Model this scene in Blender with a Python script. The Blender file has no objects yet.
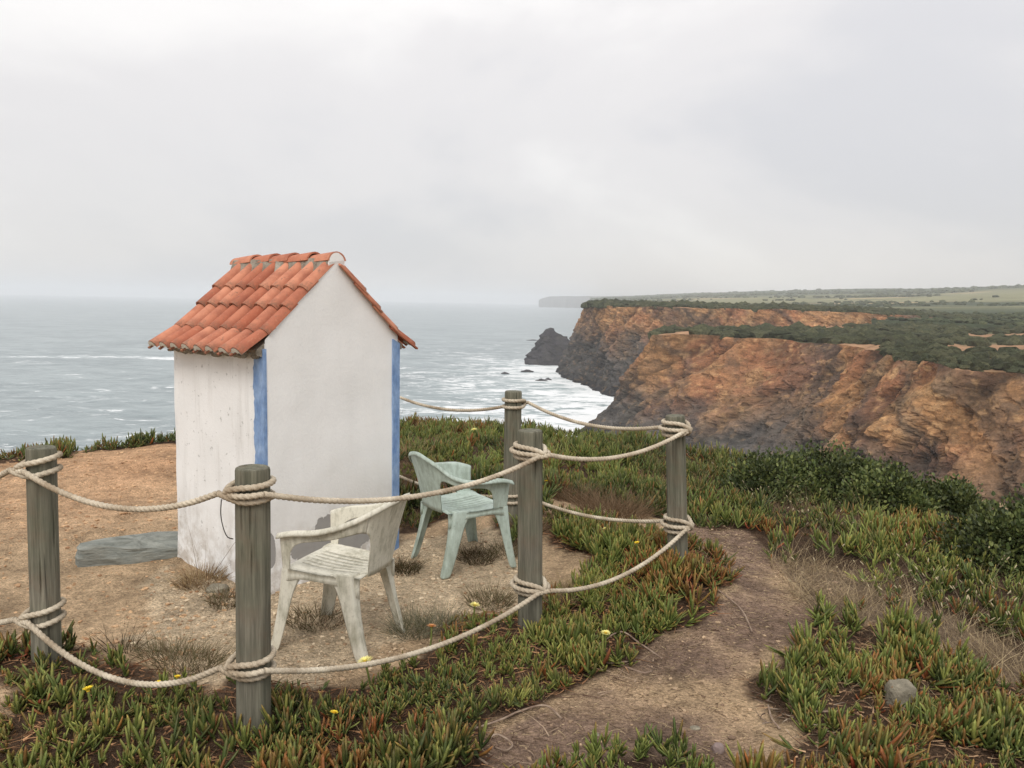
import bpy, math, random
import numpy as np
from mathutils import Matrix, Vector

random.seed(7)
rng = np.random.default_rng(11)
R = math.radians
scene = bpy.context.scene
col = scene.collection

# ------------------------------------------------------------------ camera
F_PX, CX, CY, EYE = 797.0, 512.0, 384.0, 1.65
PITCH, ROLL = R(-5.93), R(1.08)
SEA_Z = -43.0
cf = np.array([0.0, math.cos(PITCH), math.sin(PITCH)])
_r0 = np.array([1.0, 0.0, 0.0]); _u0 = np.cross(_r0, cf)
cr = math.cos(ROLL) * _r0 + math.sin(ROLL) * _u0
cu = math.cos(ROLL) * _u0 - math.sin(ROLL) * _r0
CAM = np.array([0.0, 0.0, EYE])
cam_data = bpy.data.cameras.new('camera')
cam_data.sensor_width = 36.0
cam_data.lens = F_PX / 1024.0 * 36.0
cam_data.clip_start = 0.05
cam_data.clip_end = 60000.0
cam = bpy.data.objects.new('camera', cam_data)
col.objects.link(cam)
cam.matrix_world = Matrix(((cr[0], cu[0], -cf[0], 0), (cr[1], cu[1], -cf[1], 0), (cr[2], cu[2], -cf[2], EYE), (0, 0, 0, 1)))
scene.camera = cam


def ray(x, y):
    return cf + cr * (x - CX) / F_PX - cu * (y - CY) / F_PX


def gnd(x, y, z=0.0):
    d = ray(x, y)
    return CAM + d * (z - EYE) / d[2]


def at(x, y, Y):
    d = ray(x, y)
    return CAM + d * Y / d[1]


# ------------------------------------------------------------------ world and sun
SUN_EL, SUN_AZ = R(44), R(190)          # azimuth of the sun measured from +Y clockwise
sun_dir = Vector((math.sin(SUN_AZ) * math.cos(SUN_EL), math.cos(SUN_AZ) * math.cos(SUN_EL), math.sin(SUN_EL)))
world = bpy.data.worlds.new('World')
scene.world = world
world.use_nodes = True
wn = world.node_tree
wn.nodes.clear()


def WN(t, **kw):
    n = wn.nodes.new(t)
    for k, v in kw.items():
        setattr(n, k, v)
    return n


w_out = WN('ShaderNodeOutputWorld')
w_bg = WN('ShaderNodeBackground')
w_sky = WN('ShaderNodeTexSky', sky_type='NISHITA', sun_disc=False, sun_elevation=SUN_EL, sun_rotation=SUN_AZ)
w_skys = WN('ShaderNodeVectorMath', operation='SCALE'); w_skys.inputs['Scale'].default_value = 0.10
wn.links.new(w_sky.outputs[0], w_skys.inputs[0])
w_tc = WN('ShaderNodeTexCoord')
w_map = WN('ShaderNodeMapping'); w_map.inputs['Scale'].default_value = (1.0, 1.0, 2.1); w_map.inputs['Location'].default_value = (0.35, 0.4, 0.28)
wn.links.new(w_tc.outputs['Generated'], w_map.inputs[0])
w_n1 = WN('ShaderNodeTexNoise'); w_n1.inputs['Scale'].default_value = 1.7; w_n1.inputs['Detail'].default_value = 7; w_n1.inputs['Roughness'].default_value = 0.5
w_n1.inputs['Distortion'].default_value = 0.25
wn.links.new(w_map.outputs[0], w_n1.inputs[0])
w_ramp = WN('ShaderNodeValToRGB')
w_ramp.color_ramp.interpolation = 'EASE'
e = w_ramp.color_ramp.elements
e[0].position = 0.36; e[0].color = (0.665, 0.655, 0.665, 1)
e[1].position = 0.66; e[1].color = (0.90, 0.875, 0.85, 1)
m_ = w_ramp.color_ramp.elements.new(0.5); m_.color = (0.77, 0.745, 0.735, 1)
wn.links.new(w_n1.outputs[0], w_ramp.inputs[0])
w_mix = WN('ShaderNodeMix', data_type='RGBA'); w_mix.inputs[0].default_value = 0.90
wn.links.new(w_skys.outputs[0], w_mix.inputs[6]); wn.links.new(w_ramp.outputs[0], w_mix.inputs[7])
w_sep = WN('ShaderNodeSeparateXYZ'); wn.links.new(w_tc.outputs['Generated'], w_sep.inputs[0])
w_el = WN('ShaderNodeMapRange'); w_el.inputs['From Min'].default_value = 0.0; w_el.inputs['From Max'].default_value = 1.0; w_el.inputs['To Min'].default_value = 1.0; w_el.inputs['To Max'].default_value = 1.75
wn.links.new(w_sep.outputs[2], w_el.inputs['Value'])
w_mul = WN('ShaderNodeVectorMath', operation='SCALE'); wn.links.new(w_mix.outputs[2], w_mul.inputs[0]); wn.links.new(w_el.outputs[0], w_mul.inputs['Scale'])
wn.links.new(w_mul.outputs[0], w_bg.inputs[0])
w_bg.inputs[1].default_value = 1.0
wn.links.new(w_bg.outputs[0], w_out.inputs[0])

sun_data = bpy.data.lights.new('sun', 'SUN')
sun_data.energy = 1.75
sun_data.angle = R(28)
sun_data.color = (1.0, 0.96, 0.91)
sun = bpy.data.objects.new('sun', sun_data)
col.objects.link(sun)
sun.rotation_euler = sun_dir.to_track_quat('Z', 'Y').to_euler()
sun.location = (0, 0, 60)

scene.view_settings.view_transform = 'Standard'
scene.view_settings.look = 'None'
scene.view_settings.gamma = 1.0
scene.view_settings.use_curve_mapping = False
scene.view_settings.exposure = 0.0
scene.cycles.use_denoising = True
scene.cycles.max_bounces = 8
scene.cycles.diffuse_bounces = 3
scene.cycles.volume_bounces = 2
scene.cycles.transparent_max_bounces = 8


# ------------------------------------------------------------------ numeric noise
_tab = rng.random((64, 64, 64)).astype(np.float32)


def vnoise(p):
    p = np.asarray(p, dtype=np.float64)
    i = np.floor(p).astype(int); f = p - i
    f = f * f * (3 - 2 * f)
    i0 = i % 64; i1 = (i + 1) % 64
    x0, y0, z0 = i0.T; x1, y1, z1 = i1.T
    fx, fy, fz = f.T
    a = _tab[x0, y0, z0] * (1 - fx) + _tab[x1, y0, z0] * fx
    b = _tab[x0, y1, z0] * (1 - fx) + _tab[x1, y1, z0] * fx
    c = _tab[x0, y0, z1] * (1 - fx) + _tab[x1, y0, z1] * fx
    d = _tab[x0, y1, z1] * (1 - fx) + _tab[x1, y1, z1] * fx
    return (a * (1 - fy) + b * fy) * (1 - fz) + (c * (1 - fy) + d * fy) * fz


def fbm(p, octaves=4, gain=0.5):
    p = np.asarray(p, dtype=np.float64)
    s = np.zeros(len(p)); amp = 1.0; tot = 0
    for o in range(octaves):
        s += amp * (vnoise(p * 2 ** o + o * 17.3) * 2 - 1)
        tot += amp; amp *= gain
    return s / tot


def fb2(x, y, sc, octaves=4, off=0.0):
    x = np.asarray(x, float).ravel(); y = np.asarray(y, float).ravel()
    return fbm(np.stack([x * sc + off, y * sc + off * 1.7, np.full_like(x, off * 0.31 + 0.5)], 1), octaves)


def sst(a, b, x):
    t = np.clip((x - a) / (b - a), 0, 1)
    return t * t * (3 - 2 * t)


def lin(r, g, b):
    c = np.array([r, g, b], float) / 255.0
    return np.where(c <= 0.04045, c / 12.92, ((c + 0.055) / 1.055) ** 2.4)


# ------------------------------------------------------------------ object helpers
def tag(o, label=None, cat=None, group=None, kind=None):
    if label: o['label'] = label
    if cat: o['category'] = cat
    if group: o['group'] = group
    if kind: o['kind'] = kind
    return o


def mesh_from(name, V, Fc, smooth=True, colors=None, mats=None, mat_idx=None):
    """V (n,3) array; Fc: (m,k) array of equal sized faces or a list of index lists."""
    me = bpy.data.meshes.new(name)
    V = np.asarray(V, dtype=np.float32)
    if isinstance(Fc, np.ndarray):
        m, k = Fc.shape
        me.vertices.add(len(V)); me.vertices.foreach_set('co', V.ravel())
        me.loops.add(m * k); me.loops.foreach_set('vertex_index', Fc.ravel().astype(np.int32))
        me.polygons.add(m)
        me.polygons.foreach_set('loop_start', (np.arange(m) * k).astype(np.int32))
        me.polygons.foreach_set('loop_total', np.full(m, k, np.int32))
        me.update(calc_edges=True)
    else:
        me.from_pydata([tuple(map(float, v)) for v in V], [], [tuple(int(q) for q in f) for f in Fc])
    me.validate(verbose=False)
    if mats:
        for mm in mats: me.materials.append(mm)
    if mat_idx is not None:
        me.polygons.foreach_set('material_index', np.asarray(mat_idx, np.int32))
    me.polygons.foreach_set('use_smooth', np.full(len(me.polygons), bool(smooth)))
    if colors is not None:
        c = np.ones((len(V), 4), np.float32); c[:, :3] = colors
        at_ = me.color_attributes.new('Col', 'FLOAT_COLOR', 'POINT')
        at_.data.foreach_set('color', c.ravel())
    me.update()
    return me


def link(name, me, parent=None, loc=None):
    o = bpy.data.objects.new(name, me)
    col.objects.link(o)
    if parent is not None: o.parent = parent
    if loc is not None: o.location = loc
    return o


def empty(name, loc=(0, 0, 0), rz=0.0):
    o = bpy.data.objects.new(name, None)
    o.empty_display_size = 0.1
    o.location = loc; o.rotation_euler = (0, 0, rz)
    col.objects.link(o)
    return o


def grid_faces(nu, nv):
    i = np.arange(nu * nv).reshape(nu, nv)
    return np.stack([i[:-1, :-1].ravel(), i[1:, :-1].ravel(), i[1:, 1:].ravel(), i[:-1, 1:].ravel()], 1)


def box_vf(x0, x1, y0, y1, z0, z1):
    V = [(x0, y0, z0), (x1, y0, z0), (x1, y1, z0), (x0, y1, z0), (x0, y0, z1), (x1, y0, z1), (x1, y1, z1), (x0, y1, z1)]
    Fc = [(0, 3, 2, 1), (4, 5, 6, 7), (0, 1, 5, 4), (1, 2, 6, 5), (2, 3, 7, 6), (3, 0, 4, 7)]
    return V, Fc


def ico(sub):
    import bmesh
    bm = bmesh.new()
    bmesh.ops.create_icosphere(bm, subdivisions=sub, radius=1.0)
    V = np.array([v.co[:] for v in bm.verts]); Fc = np.array([[v.index for v in f.verts] for f in bm.faces])
    bm.free()
    return V, Fc


ICO1, ICO2, ICO3 = ico(1), ico(2), ico(3)


# ------------------------------------------------------------------ materials
class MB:
    def __init__(self, name, rough=0.8, spec=0.3):
        self.m = bpy.data.materials.new(name)
        self.m.use_nodes = True
        self.nt = self.m.node_tree
        self.b = self.nt.nodes['Principled BSDF']
        self.b.inputs['Roughness'].default_value = rough
        self.b.inputs['Specular IOR Level'].default_value = spec

    def n(self, t, ins=None, **kw):
        n = self.nt.nodes.new(t)
        for k, v in kw.items(): setattr(n, k, v)
        for k, v in (ins or {}).items(): self.set(n.inputs[k], v)
        return n

    def set(self, sock, v):
        if isinstance(v, bpy.types.NodeSocket): self.nt.links.new(v, sock)
        else: sock.default_value = v

    def coord(self, kind='Object', scale=None, rot=None):
        tc = self.n('ShaderNodeTexCoord')
        s = tc.outputs[kind]
        if scale is not None or rot is not None:
            mp = self.n('ShaderNodeMapping', {0: s})
            if scale is not None: mp.inputs['Scale'].default_value = scale
            if rot is not None: mp.inputs['Rotation'].default_value = rot
            s = mp.outputs[0]
        return s

    def pos(self):
        return self.n('ShaderNodeNewGeometry').outputs['Position']

    def noise(self, v, scale, detail=4, rough=0.55, dist=0.0):
        n = self.n('ShaderNodeTexNoise', {'Vector': v, 'Scale': scale, 'Detail': detail, 'Roughness': rough, 'Distortion': dist})
        return n.outputs[0]

    def math(self, op, a, b=0.0, c=None, clamp=False):
        n = self.n('ShaderNodeMath', {0: a, 1: b}, operation=op, use_clamp=clamp)
        if c is not None: self.set(n.inputs[2], c)
        return n.outputs[0]

    def ramp(self, v, stops, interp='LINEAR'):
        n = self.n('ShaderNodeValToRGB', {0: v})
        cr_ = n.color_ramp; cr_.interpolation = interp
        while len(cr_.elements) < len(stops): cr_.elements.new(0.5)
        for el, (p, c) in zip(cr_.elements, stops):
            el.position = p
            c = (c, c, c) if isinstance(c, (int, float)) else c
            el.color = (*[float(q) for q in c[:3]], 1)
        return n.outputs[0]

    def mix(self, fac, a, b, blend='MIX'):
        n = self.n('ShaderNodeMix', data_type='RGBA', blend_type=blend)
        self.set(n.inputs[0], fac)
        for i, v in ((6, a), (7, b)):
            if isinstance(v, bpy.types.NodeSocket): self.nt.links.new(v, n.inputs[i])
            else: n.inputs[i].default_value = (*[float(q) for q in v[:3]], 1)
        return n.outputs[2]

    def attr(self, name='Col'):
        return self.n('ShaderNodeAttribute', attribute_name=name).outputs[0]

    def bump(self, h, strength=0.5, dist=0.01, normal=None):
        n = self.n('ShaderNodeBump', {'Height': h, 'Strength': strength, 'Distance': dist})
        if normal is not None: self.set(n.inputs['Normal'], normal)
        return n.outputs[0]

    def out(self, color=None, normal=None, rough=None):
        if color is not None:
            if isinstance(color, bpy.types.NodeSocket): self.nt.links.new(color, self.b.inputs['Base Color'])
            else: self.b.inputs['Base Color'].default_value = (*[float(q) for q in color[:3]], 1)
        if normal is not None: self.nt.links.new(normal, self.b.inputs['Normal'])
        if rough is not None: self.set(self.b.inputs['Roughness'], rough)
        return self.m


def mat_ground():
    k = MB('soil', 0.95, 0.1)
    p = k.pos()
    a = k.attr()
    n1 = k.noise(p, 2.2, 6, 0.6); n2 = k.noise(p, 14, 6, 0.65); n3 = k.noise(p, 75, 5, 0.7)
    v = k.n('ShaderNodeTexVoronoi', {'Vector': p, 'Scale': 42.0, 'Randomness': 1.0}).outputs[0]
    v2 = k.n('ShaderNodeTexVoronoi', {'Vector': p, 'Scale': 95.0, 'Randomness': 1.0})
    c = k.mix(1.0, a, k.ramp(n1, [(0.3, 0.62), (0.7, 1.28)]), 'MULTIPLY')
    c = k.mix(1.0, c, k.ramp(n2, [(0.3, 0.62), (0.55, 1.0), (0.75, 1.3)]), 'MULTIPLY')
    c = k.mix(1.0, c, k.ramp(n3, [(0.3, 0.6), (0.5, 1.0), (0.72, 1.45)]), 'MULTIPLY')
    grain = k.ramp(v2.outputs[1], [(0.0, 0.75), (1.0, 1.25)])
    c = k.mix(0.7, c, grain, 'MULTIPLY')
    h = k.math('ADD', k.math('MULTIPLY', n2, 0.6), k.math('MULTIPLY', n3, 0.5))
    h = k.math('SUBTRACT', h, k.math('MULTIPLY', v, 0.35))
    h = k.math('SUBTRACT', h, k.math('MULTIPLY', v2.outputs[0], 0.25))
    return k.out(c, k.bump(h, 1.0, 0.045))


def mat_attr(name, rough, spec, sub=0.0, bump=0.0, bscale=300.0):
    k = MB(name, rough, spec)
    p = k.coord('Object')
    n1 = k.noise(p, bscale * 0.25, 3)
    c = k.mix(1.0, k.attr(), k.ramp(n1, [(0.25, 0.75), (0.75, 1.25)]), 'MULTIPLY')
    if sub:
        k.b.inputs['Subsurface Weight'].default_value = 0.0
    nb = k.bump(k.noise(p, bscale, 3), bump, 0.002) if bump else None
    return k.out(c, nb)


def mat_plaster():
    k = MB('whitewash', 0.9, 0.15)
    p = k.coord('Object')
    sx = k.n('ShaderNodeSeparateXYZ', {0: p})
    X, Y, Z = sx.outputs
    n1 = k.noise(p, 3.0, 5, 0.6); n2 = k.noise(p, 12, 6, 0.65); n3 = k.noise(p, 60, 4, 0.6)
    base = k.mix(k.ramp(n1, [(0.35, 0.0), (0.7, 1.0)]), (0.78, 0.78, 0.765), (0.84, 0.84, 0.825))
    # grime streaks and specks with shapes of their own
    pst = k.coord('Object', (14, 14, 1.6))
    st = k.ramp(k.noise(pst, 1.0, 5, 0.65), [(0.52, 0.0), (0.75, 1.0)])
    low = k.ramp(k.math('ADD', Z, k.math('MULTIPLY', n1, 0.5)), [(0.25, 1.0), (0.75, 0.0)])
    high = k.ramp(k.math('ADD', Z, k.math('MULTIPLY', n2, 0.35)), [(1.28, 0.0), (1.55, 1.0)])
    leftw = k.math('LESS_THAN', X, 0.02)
    streak = k.math('MULTIPLY', st, k.math('ADD', k.math('MULTIPLY', leftw, 0.26), 0.06))
    c = k.mix(streak, base, (0.36, 0.34, 0.30))
    sp = k.ramp(k.noise(p, 22, 4, 0.65), [(0.62, 0.0), (0.68, 1.0)])
    c = k.mix(k.math('MULTIPLY', sp, k.math('ADD', k.math('MULTIPLY', leftw, 0.40), 0.05)), c, (0.20, 0.19, 0.17))
    dirt = k.math('MULTIPLY', low, k.ramp(n2, [(0.42, 0.0), (0.62, 1.0)]))
    c = k.mix(k.math('MULTIPLY', dirt, 0.75), c, (0.34, 0.28, 0.21))
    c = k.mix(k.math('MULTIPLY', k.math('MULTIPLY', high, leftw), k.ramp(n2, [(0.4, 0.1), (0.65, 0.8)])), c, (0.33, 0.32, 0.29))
    # fallen plaster on the gable: grey render shows through
    mask = None
    wob = k.math('MULTIPLY', k.math('SUBTRACT', k.noise(p, 9, 5, 0.6), 0.5), 0.9)
    wob2 = k.math('MULTIPLY', k.math('SUBTRACT', n3, 0.5), 0.25)
    for cx, cz, rx, rz in PATCHES:
        dx = k.math('DIVIDE', k.math('SUBTRACT', X, cx), rx)
        dz = k.math('DIVIDE', k.math('SUBTRACT', Z, cz), rz)
        d = k.math('SQRT', k.math('ADD', k.math('MULTIPLY', dx, dx), k.math('MULTIPLY', dz, dz)))
        mask = d if mask is None else k.math('MINIMUM', mask, d)
    mask = k.math('ADD', k.math('ADD', mask, wob), wob2)
    mk = k.ramp(mask, [(0.97, 1.0), (1.0, 0.0)])
    gable = k.math('LESS_THAN', Y, 0.02)
    mk = k.math('MULTIPLY', mk, gable)
    grey = k.mix(n2, (0.27, 0.262, 0.25), (0.38, 0.37, 0.355))
    c = k.mix(mk, c, grey)
    h = k.math('ADD', k.math('MULTIPLY', n2, 0.5), k.math('MULTIPLY', n3, 0.35))
    h = k.math('SUBTRACT', h, k.math('MULTIPLY', mk, 1.2))
    return k.out(c, k.bump(h, 0.5, 0.008))


def mat_simple(name, c1, c2, scale, rough=0.85, spec=0.2, bump=0.4, bd=0.01, detail=5, coord='Object', stretch=None):
    k = MB(name, rough, spec)
    p = k.coord(coord, stretch) if stretch else k.coord(coord)
    n1 = k.noise(p, scale, detail, 0.6); n2 = k.noise(p, scale * 5, 4, 0.6)
    c = k.mix(k.ramp(n1, [(0.3, 0.0), (0.7, 1.0)]), c1, c2)
    c = k.mix(0.6, c, k.ramp(n2, [(0.25, 0.7), (0.75, 1.3)]), 'MULTIPLY')
    return k.out(c, k.bump(k.math('ADD', n1, k.math('MULTIPLY', n2, 0.5)), bump, bd))


def mat_tile():
    k = MB('terracotta', 0.85, 0.2)
    p = k.coord('Object')
    rnd = k.n('ShaderNodeObjectInfo').outputs['Random']
    off = k.n('ShaderNodeVectorMath', {0: p}, operation='ADD')
    cmb = k.n('ShaderNodeCombineXYZ', {0: k.math('MULTIPLY', rnd, 37.0), 1: k.math('MULTIPLY', rnd, 11.0)})
    k.set(off.inputs[1], cmb.outputs[0])
    q = off.outputs[0]
    n1 = k.noise(q, 9, 5, 0.6); n2 = k.noise(q, 60, 5, 0.6)
    c = k.mix(rnd, lin(166, 98, 74), lin(206, 144, 116))
    c = k.mix(k.ramp(n1, [(0.45, 0.0), (0.72, 0.7)]), c, lin(140, 84, 68))
    c = k.mix(k.ramp(k.noise(q, 24, 4, 0.7), [(0.60, 0.0), (0.68, 0.6)]), c, lin(112, 98, 84))
    c = k.mix(k.ramp(n2, [(0.55, 0.0), (0.8, 0.5)]), c, lin(205, 150, 120))
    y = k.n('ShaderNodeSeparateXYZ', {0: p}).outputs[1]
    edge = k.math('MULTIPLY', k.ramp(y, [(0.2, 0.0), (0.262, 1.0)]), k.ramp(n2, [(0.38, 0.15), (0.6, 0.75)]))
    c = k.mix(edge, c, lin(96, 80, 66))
    return k.out(c, k.bump(k.math('ADD', n1, n2), 0.3, 0.004))


def mat_wood():
    k = MB('weathered_wood', 0.9, 0.15)
    p = k.coord('Object')
    rnd = k.n('ShaderNodeObjectInfo').outputs['Random']
    ps = k.n('ShaderNodeMapping', {0: p}); ps.inputs['Scale'].default_value = (1, 1, 0.045)
    off = k.n('ShaderNodeVectorMath', {0: ps.outputs[0]}, operation='ADD')
    k.set(off.inputs[1], k.n('ShaderNodeCombineXYZ', {0: k.math('MULTIPLY', rnd, 19.0), 1: k.math('MULTIPLY', rnd, 7.0)}).outputs[0])
    g1 = k.noise(off.outputs[0], 38, 5, 0.62); g2 = k.noise(off.outputs[0], 130, 4, 0.6)
    big = k.noise(p, 3.2, 4, 0.6)
    c = k.mix(k.ramp(g1, [(0.3, 0.0), (0.7, 1.0)]), lin(76, 73, 64), lin(140, 135, 120))
    c = k.mix(k.ramp(big, [(0.38, 0.0), (0.66, 0.6)]), c, lin(92, 98, 80))
    c = k.mix(k.ramp(k.noise(p, 7, 4), [(0.5, 0.0), (0.7, 0.45)]), c, lin(112, 96, 80))
    c = k.mix(0.7, c, k.ramp(g2, [(0.3, 0.65), (0.7, 1.3)]), 'MULTIPLY')
    crack = k.ramp(k.noise(off.outputs[0], 22, 3, 0.5, 0.3), [(0.30, 1.0), (0.345, 0.0)])
    c = k.mix(k.math('MULTIPLY', crack, 0.75), c, (0.016, 0.014, 0.012))
    h = k.math('SUBTRACT', k.math('ADD', g1, k.math('MULTIPLY', g2, 0.5)), crack)
    return k.out(c, k.bump(h, 0.55, 0.008))


def mat_rope():
    k = MB('hemp_rope', 0.9, 0.15)
    p = k.coord('Object')
    n1 = k.noise(p, 7, 4, 0.6); n2 = k.noise(p, 220, 3, 0.7)
    c = k.mix(k.ramp(n1, [(0.35, 0.0), (0.66, 1.0)]), lin(160, 144, 122), lin(212, 201, 180))
    c = k.mix(0.75, c, k.ramp(n2, [(0.3, 0.62), (0.7, 1.3)]), 'MULTIPLY')
    return k.out(c, k.bump(n2, 0.5, 0.003))


def mat_plastic(name, c_clean, c_dirt, dirt_lo, dirt_hi):
    k = MB(name, 0.55, 0.35)
    p = k.coord('Object')
    ps = k.coord('Object', (9, 9, 1.8))
    n1 = k.noise(p, 6, 6, 0.65); n2 = k.noise(ps, 4.0, 5, 0.65); n3 = k.noise(p, 70, 4, 0.65)
    f = k.ramp(k.math('ADD', k.math('MULTIPLY', n1, 0.55), k.math('MULTIPLY', n2, 0.45)), [(dirt_lo, 0.0), (dirt_hi, 1.0)])
    c = k.mix(f, c_clean, c_dirt)
    c = k.mix(k.ramp(n3, [(0.56, 0.0), (0.72, 0.35)]), c, [q * 0.45 for q in c_dirt])
    return k.out(c, k.bump(n3, 0.15, 0.002), k.ramp(f, [(0, 0.5), (1, 0.8)]))


def mat_cliff():
    k = MB('cliff_rock', 0.95, 0.1)
    p = k.pos()
    a = k.attr()
    mp = k.n('ShaderNodeMapping', {0: p}); mp.inputs['Rotation'].default_value = (0.25, R(24), 0.2); mp.inputs['Scale'].default_value = (0.22, 0.22, 1.0)
    s1 = k.noise(mp.outputs[0], 0.55, 6, 0.65, 0.4)
    n1 = k.noise(p, 0.14, 6, 0.6); n2 = k.noise(p, 0.8, 6, 0.68); n3 = k.noise(p, 3.0, 4, 0.7)
    c = k.mix(1.0, a, k.ramp(s1, [(0.3, 0.5), (0.5, 1.0), (0.72, 1.45)]), 'MULTIPLY')
    c = k.mix(1.0, c, k.ramp(n2, [(0.3, 0.6), (0.5, 1.0), (0.72, 1.35)]), 'MULTIPLY')
    c = k.mix(0.8, c, k.ramp(n3, [(0.3, 0.6), (0.7, 1.35)]), 'MULTIPLY')
    vm = k.n('ShaderNodeMapping', {0: p}); vm.inputs['Rotation'].default_value = (0.25, R(24), 0.2); vm.inputs['Scale'].default_value = (0.28, 0.28, 0.9)
    vc = k.n('ShaderNodeTexVoronoi', {'Vector': vm.outputs[0], 'Scale': 0.9, 'Randomness': 1.0}).outputs[1]
    c = k.mix(0.4, c, k.ramp(vc, [(0.0, 0.6), (1.0, 1.4)]), 'MULTIPLY')
    c = k.mix(k.ramp(n1, [(0.5, 0.0), (0.68, 0.35)]), c, lin(92, 88, 78))
    h = k.math('ADD', k.math('ADD', k.math('MULTIPLY', s1, 1.0), k.math('MULTIPLY', n2, 0.9)), k.math('MULTIPLY', n3, 0.35))
    return k.out(c, k.bump(h, 0.8, 0.8))


def mat_land():
    k = MB('plateau_land', 0.95, 0.1)
    p = k.pos()
    n2 = k.noise(p, 0.35, 6, 0.65); n3 = k.noise(p, 0.02, 5, 0.6)
    c = k.mix(1.0, k.attr(), k.ramp(n2, [(0.3, 0.65), (0.72, 1.3)]), 'MULTIPLY')
    c = k.mix(1.0, c, k.ramp(n3, [(0.3, 0.75), (0.7, 1.25)]), 'MULTIPLY')
    return k.out(c, k.bump(n2, 0.8, 0.8))


def mat_scrub():
    k = MB('scrub_foliage', 0.9, 0.1)
    p = k.pos()
    n1 = k.noise(p, 1.3, 5, 0.7); n2 = k.noise(p, 5.0, 4, 0.7)
    c = k.mix(1.0, k.attr(), k.ramp(n1, [(0.3, 0.55), (0.5, 1.0), (0.72, 1.6)]), 'MULTIPLY')
    c = k.mix(0.8, c, k.ramp(n2, [(0.3, 0.5), (0.7, 1.5)]), 'MULTIPLY')
    return k.out(c, k.bump(k.math('ADD', n1, k.math('MULTIPLY', n2, 0.6)), 1.0, 0.6))


def mat_sea():
    k = MB('sea_water', 0.22, 0.5)
    p = k.pos()
    dens = k.attr('Col')
    mp = k.n('ShaderNodeMapping', {0: p}); mp.inputs['Scale'].default_value = (0.55, 1.0, 1.0); mp.inputs['Rotation'].default_value = (0, 0, R(12))
    q = mp.outputs[0]
    w1 = k.noise(q, 0.035, 5, 0.55, 0.4); w2 = k.noise(q, 0.16, 5, 0.6, 0.3); w3 = k.noise(q, 0.9, 4, 0.6)
    f1 = k.noise(q, 0.045, 8, 0.68, 1.4); f2 = k.noise(q, 0.16, 8, 0.72, 1.6)
    f = k.math('ADD', k.math('MULTIPLY', f1, 0.5), k.math('MULTIPLY', f2, 0.5))
    f = k.math('ADD', k.math('MULTIPLY', k.math('SUBTRACT', f, 0.5), 2.6), k.math('MULTIPLY', dens, 0.44))
    foam = k.ramp(f, [(0.20, 0.0), (0.27, 0.35), (0.36, 0.9), (0.5, 1.0)])
    base = k.mix(k.ramp(k.math('ADD', k.math('MULTIPLY', w1, 0.5), k.math('MULTIPLY', w2, 0.5)), [(0.40, 0.0), (0.60, 1.0)]), (0.11, 0.155, 0.165), (0.26, 0.315, 0.32))
    base = k.mix(k.ramp(dens, [(0.35, 0.0), (0.9, 0.55)]), base, (0.26, 0.36, 0.36))
    c = k.mix(foam, base, (0.78, 0.80, 0.80))
    h = k.math('ADD', k.math('ADD', k.math('MULTIPLY', w1, 5.0), k.math('MULTIPLY', w2, 1.5)), k.math('MULTIPLY', w3, 0.28))
    return k.out(c, k.bump(h, 0.55, 1.0), k.ramp(foam, [(0, 0.28), (1, 0.9)]))


# missing plaster areas on the gable, hut coordinates (centre x, centre z, radius x, radius z)
PATCHES = [(0.29, 0.21, 0.12, 0.09), (0.45, 0.255, 0.14, 0.12), (0.64, 0.235, 0.19, 0.14), (0.82, 0.215, 0.12, 0.11),
           (0.187, 0.177, 0.022, 0.018), (0.166, 0.094, 0.024, 0.018), (0.03, 0.24, 0.03, 0.10), (0.23, 0.12, 0.02, 0.02)]

M = {}
M['soil'] = mat_ground()
M['ice'] = mat_attr('ice_plant_leaf', 0.5, 0.3, bump=0.2)
M['dry'] = mat_attr('dry_plant', 0.9, 0.1)
M['leaf'] = mat_attr('shrub_leaf', 0.5, 0.3)
M['petal'] = mat_attr('petal', 0.7, 0.2)
M['pebble'] = mat_attr('pebble_stone', 0.9, 0.2, bump=0.3, bscale=120)
M['plaster'] = mat_plaster()
M['blue'] = mat_simple('blue_paint', lin(98, 128, 172), lin(148, 172, 204), 14, 0.85, 0.2, 0.3, 0.006, stretch=(1, 1, 0.5))
M['tile'] = mat_tile()
M['mortar'] = mat_simple('grey_mortar', lin(120, 112, 100), lin(165, 158, 145), 14, 0.95, 0.1, 0.8, 0.02)
M['white_mortar'] = mat_simple('white_mortar', lin(176, 168, 152), lin(214, 209, 198), 30, 0.95, 0.1, 0.6, 0.01)
M['wood'] = mat_wood()
M['rope'] = mat_rope()
M['cream'] = mat_plastic('cream_plastic', lin(212, 208, 192), lin(140, 136, 114), 0.46, 0.68)
M['mint'] = mat_plastic('mint_plastic', lin(178, 192, 182), lin(128, 138, 124), 0.44, 0.68)
M['cliff'] = mat_cliff()
M['land'] = mat_land()
M['scrub'] = mat_scrub()
M['sea'] = mat_sea()
M['slate'] = mat_simple('slate', lin(112, 116, 110), lin(152, 154, 146), 6, 0.85, 0.25, 0.7, 0.02, stretch=(1, 3.0, 6))
M['stone'] = mat_simple('pale_stone', lin(112, 106, 92), lin(158, 150, 132), 14, 0.9, 0.15, 0.8, 0.02)
M['pink_stone'] = mat_simple('pink_stone', lin(120, 104, 100), lin(150, 134, 128), 14, 0.9, 0.15, 0.4, 0.01)
M['bark'] = mat_simple('bark', lin(58, 48, 40), lin(92, 80, 68), 20, 0.95, 0.1, 0.8, 0.01)
M['wire'] = mat_simple('dark_wire', (0.02, 0.02, 0.022), (0.05, 0.045, 0.04), 40, 0.6, 0.4, 0.2, 0.002)

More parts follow.
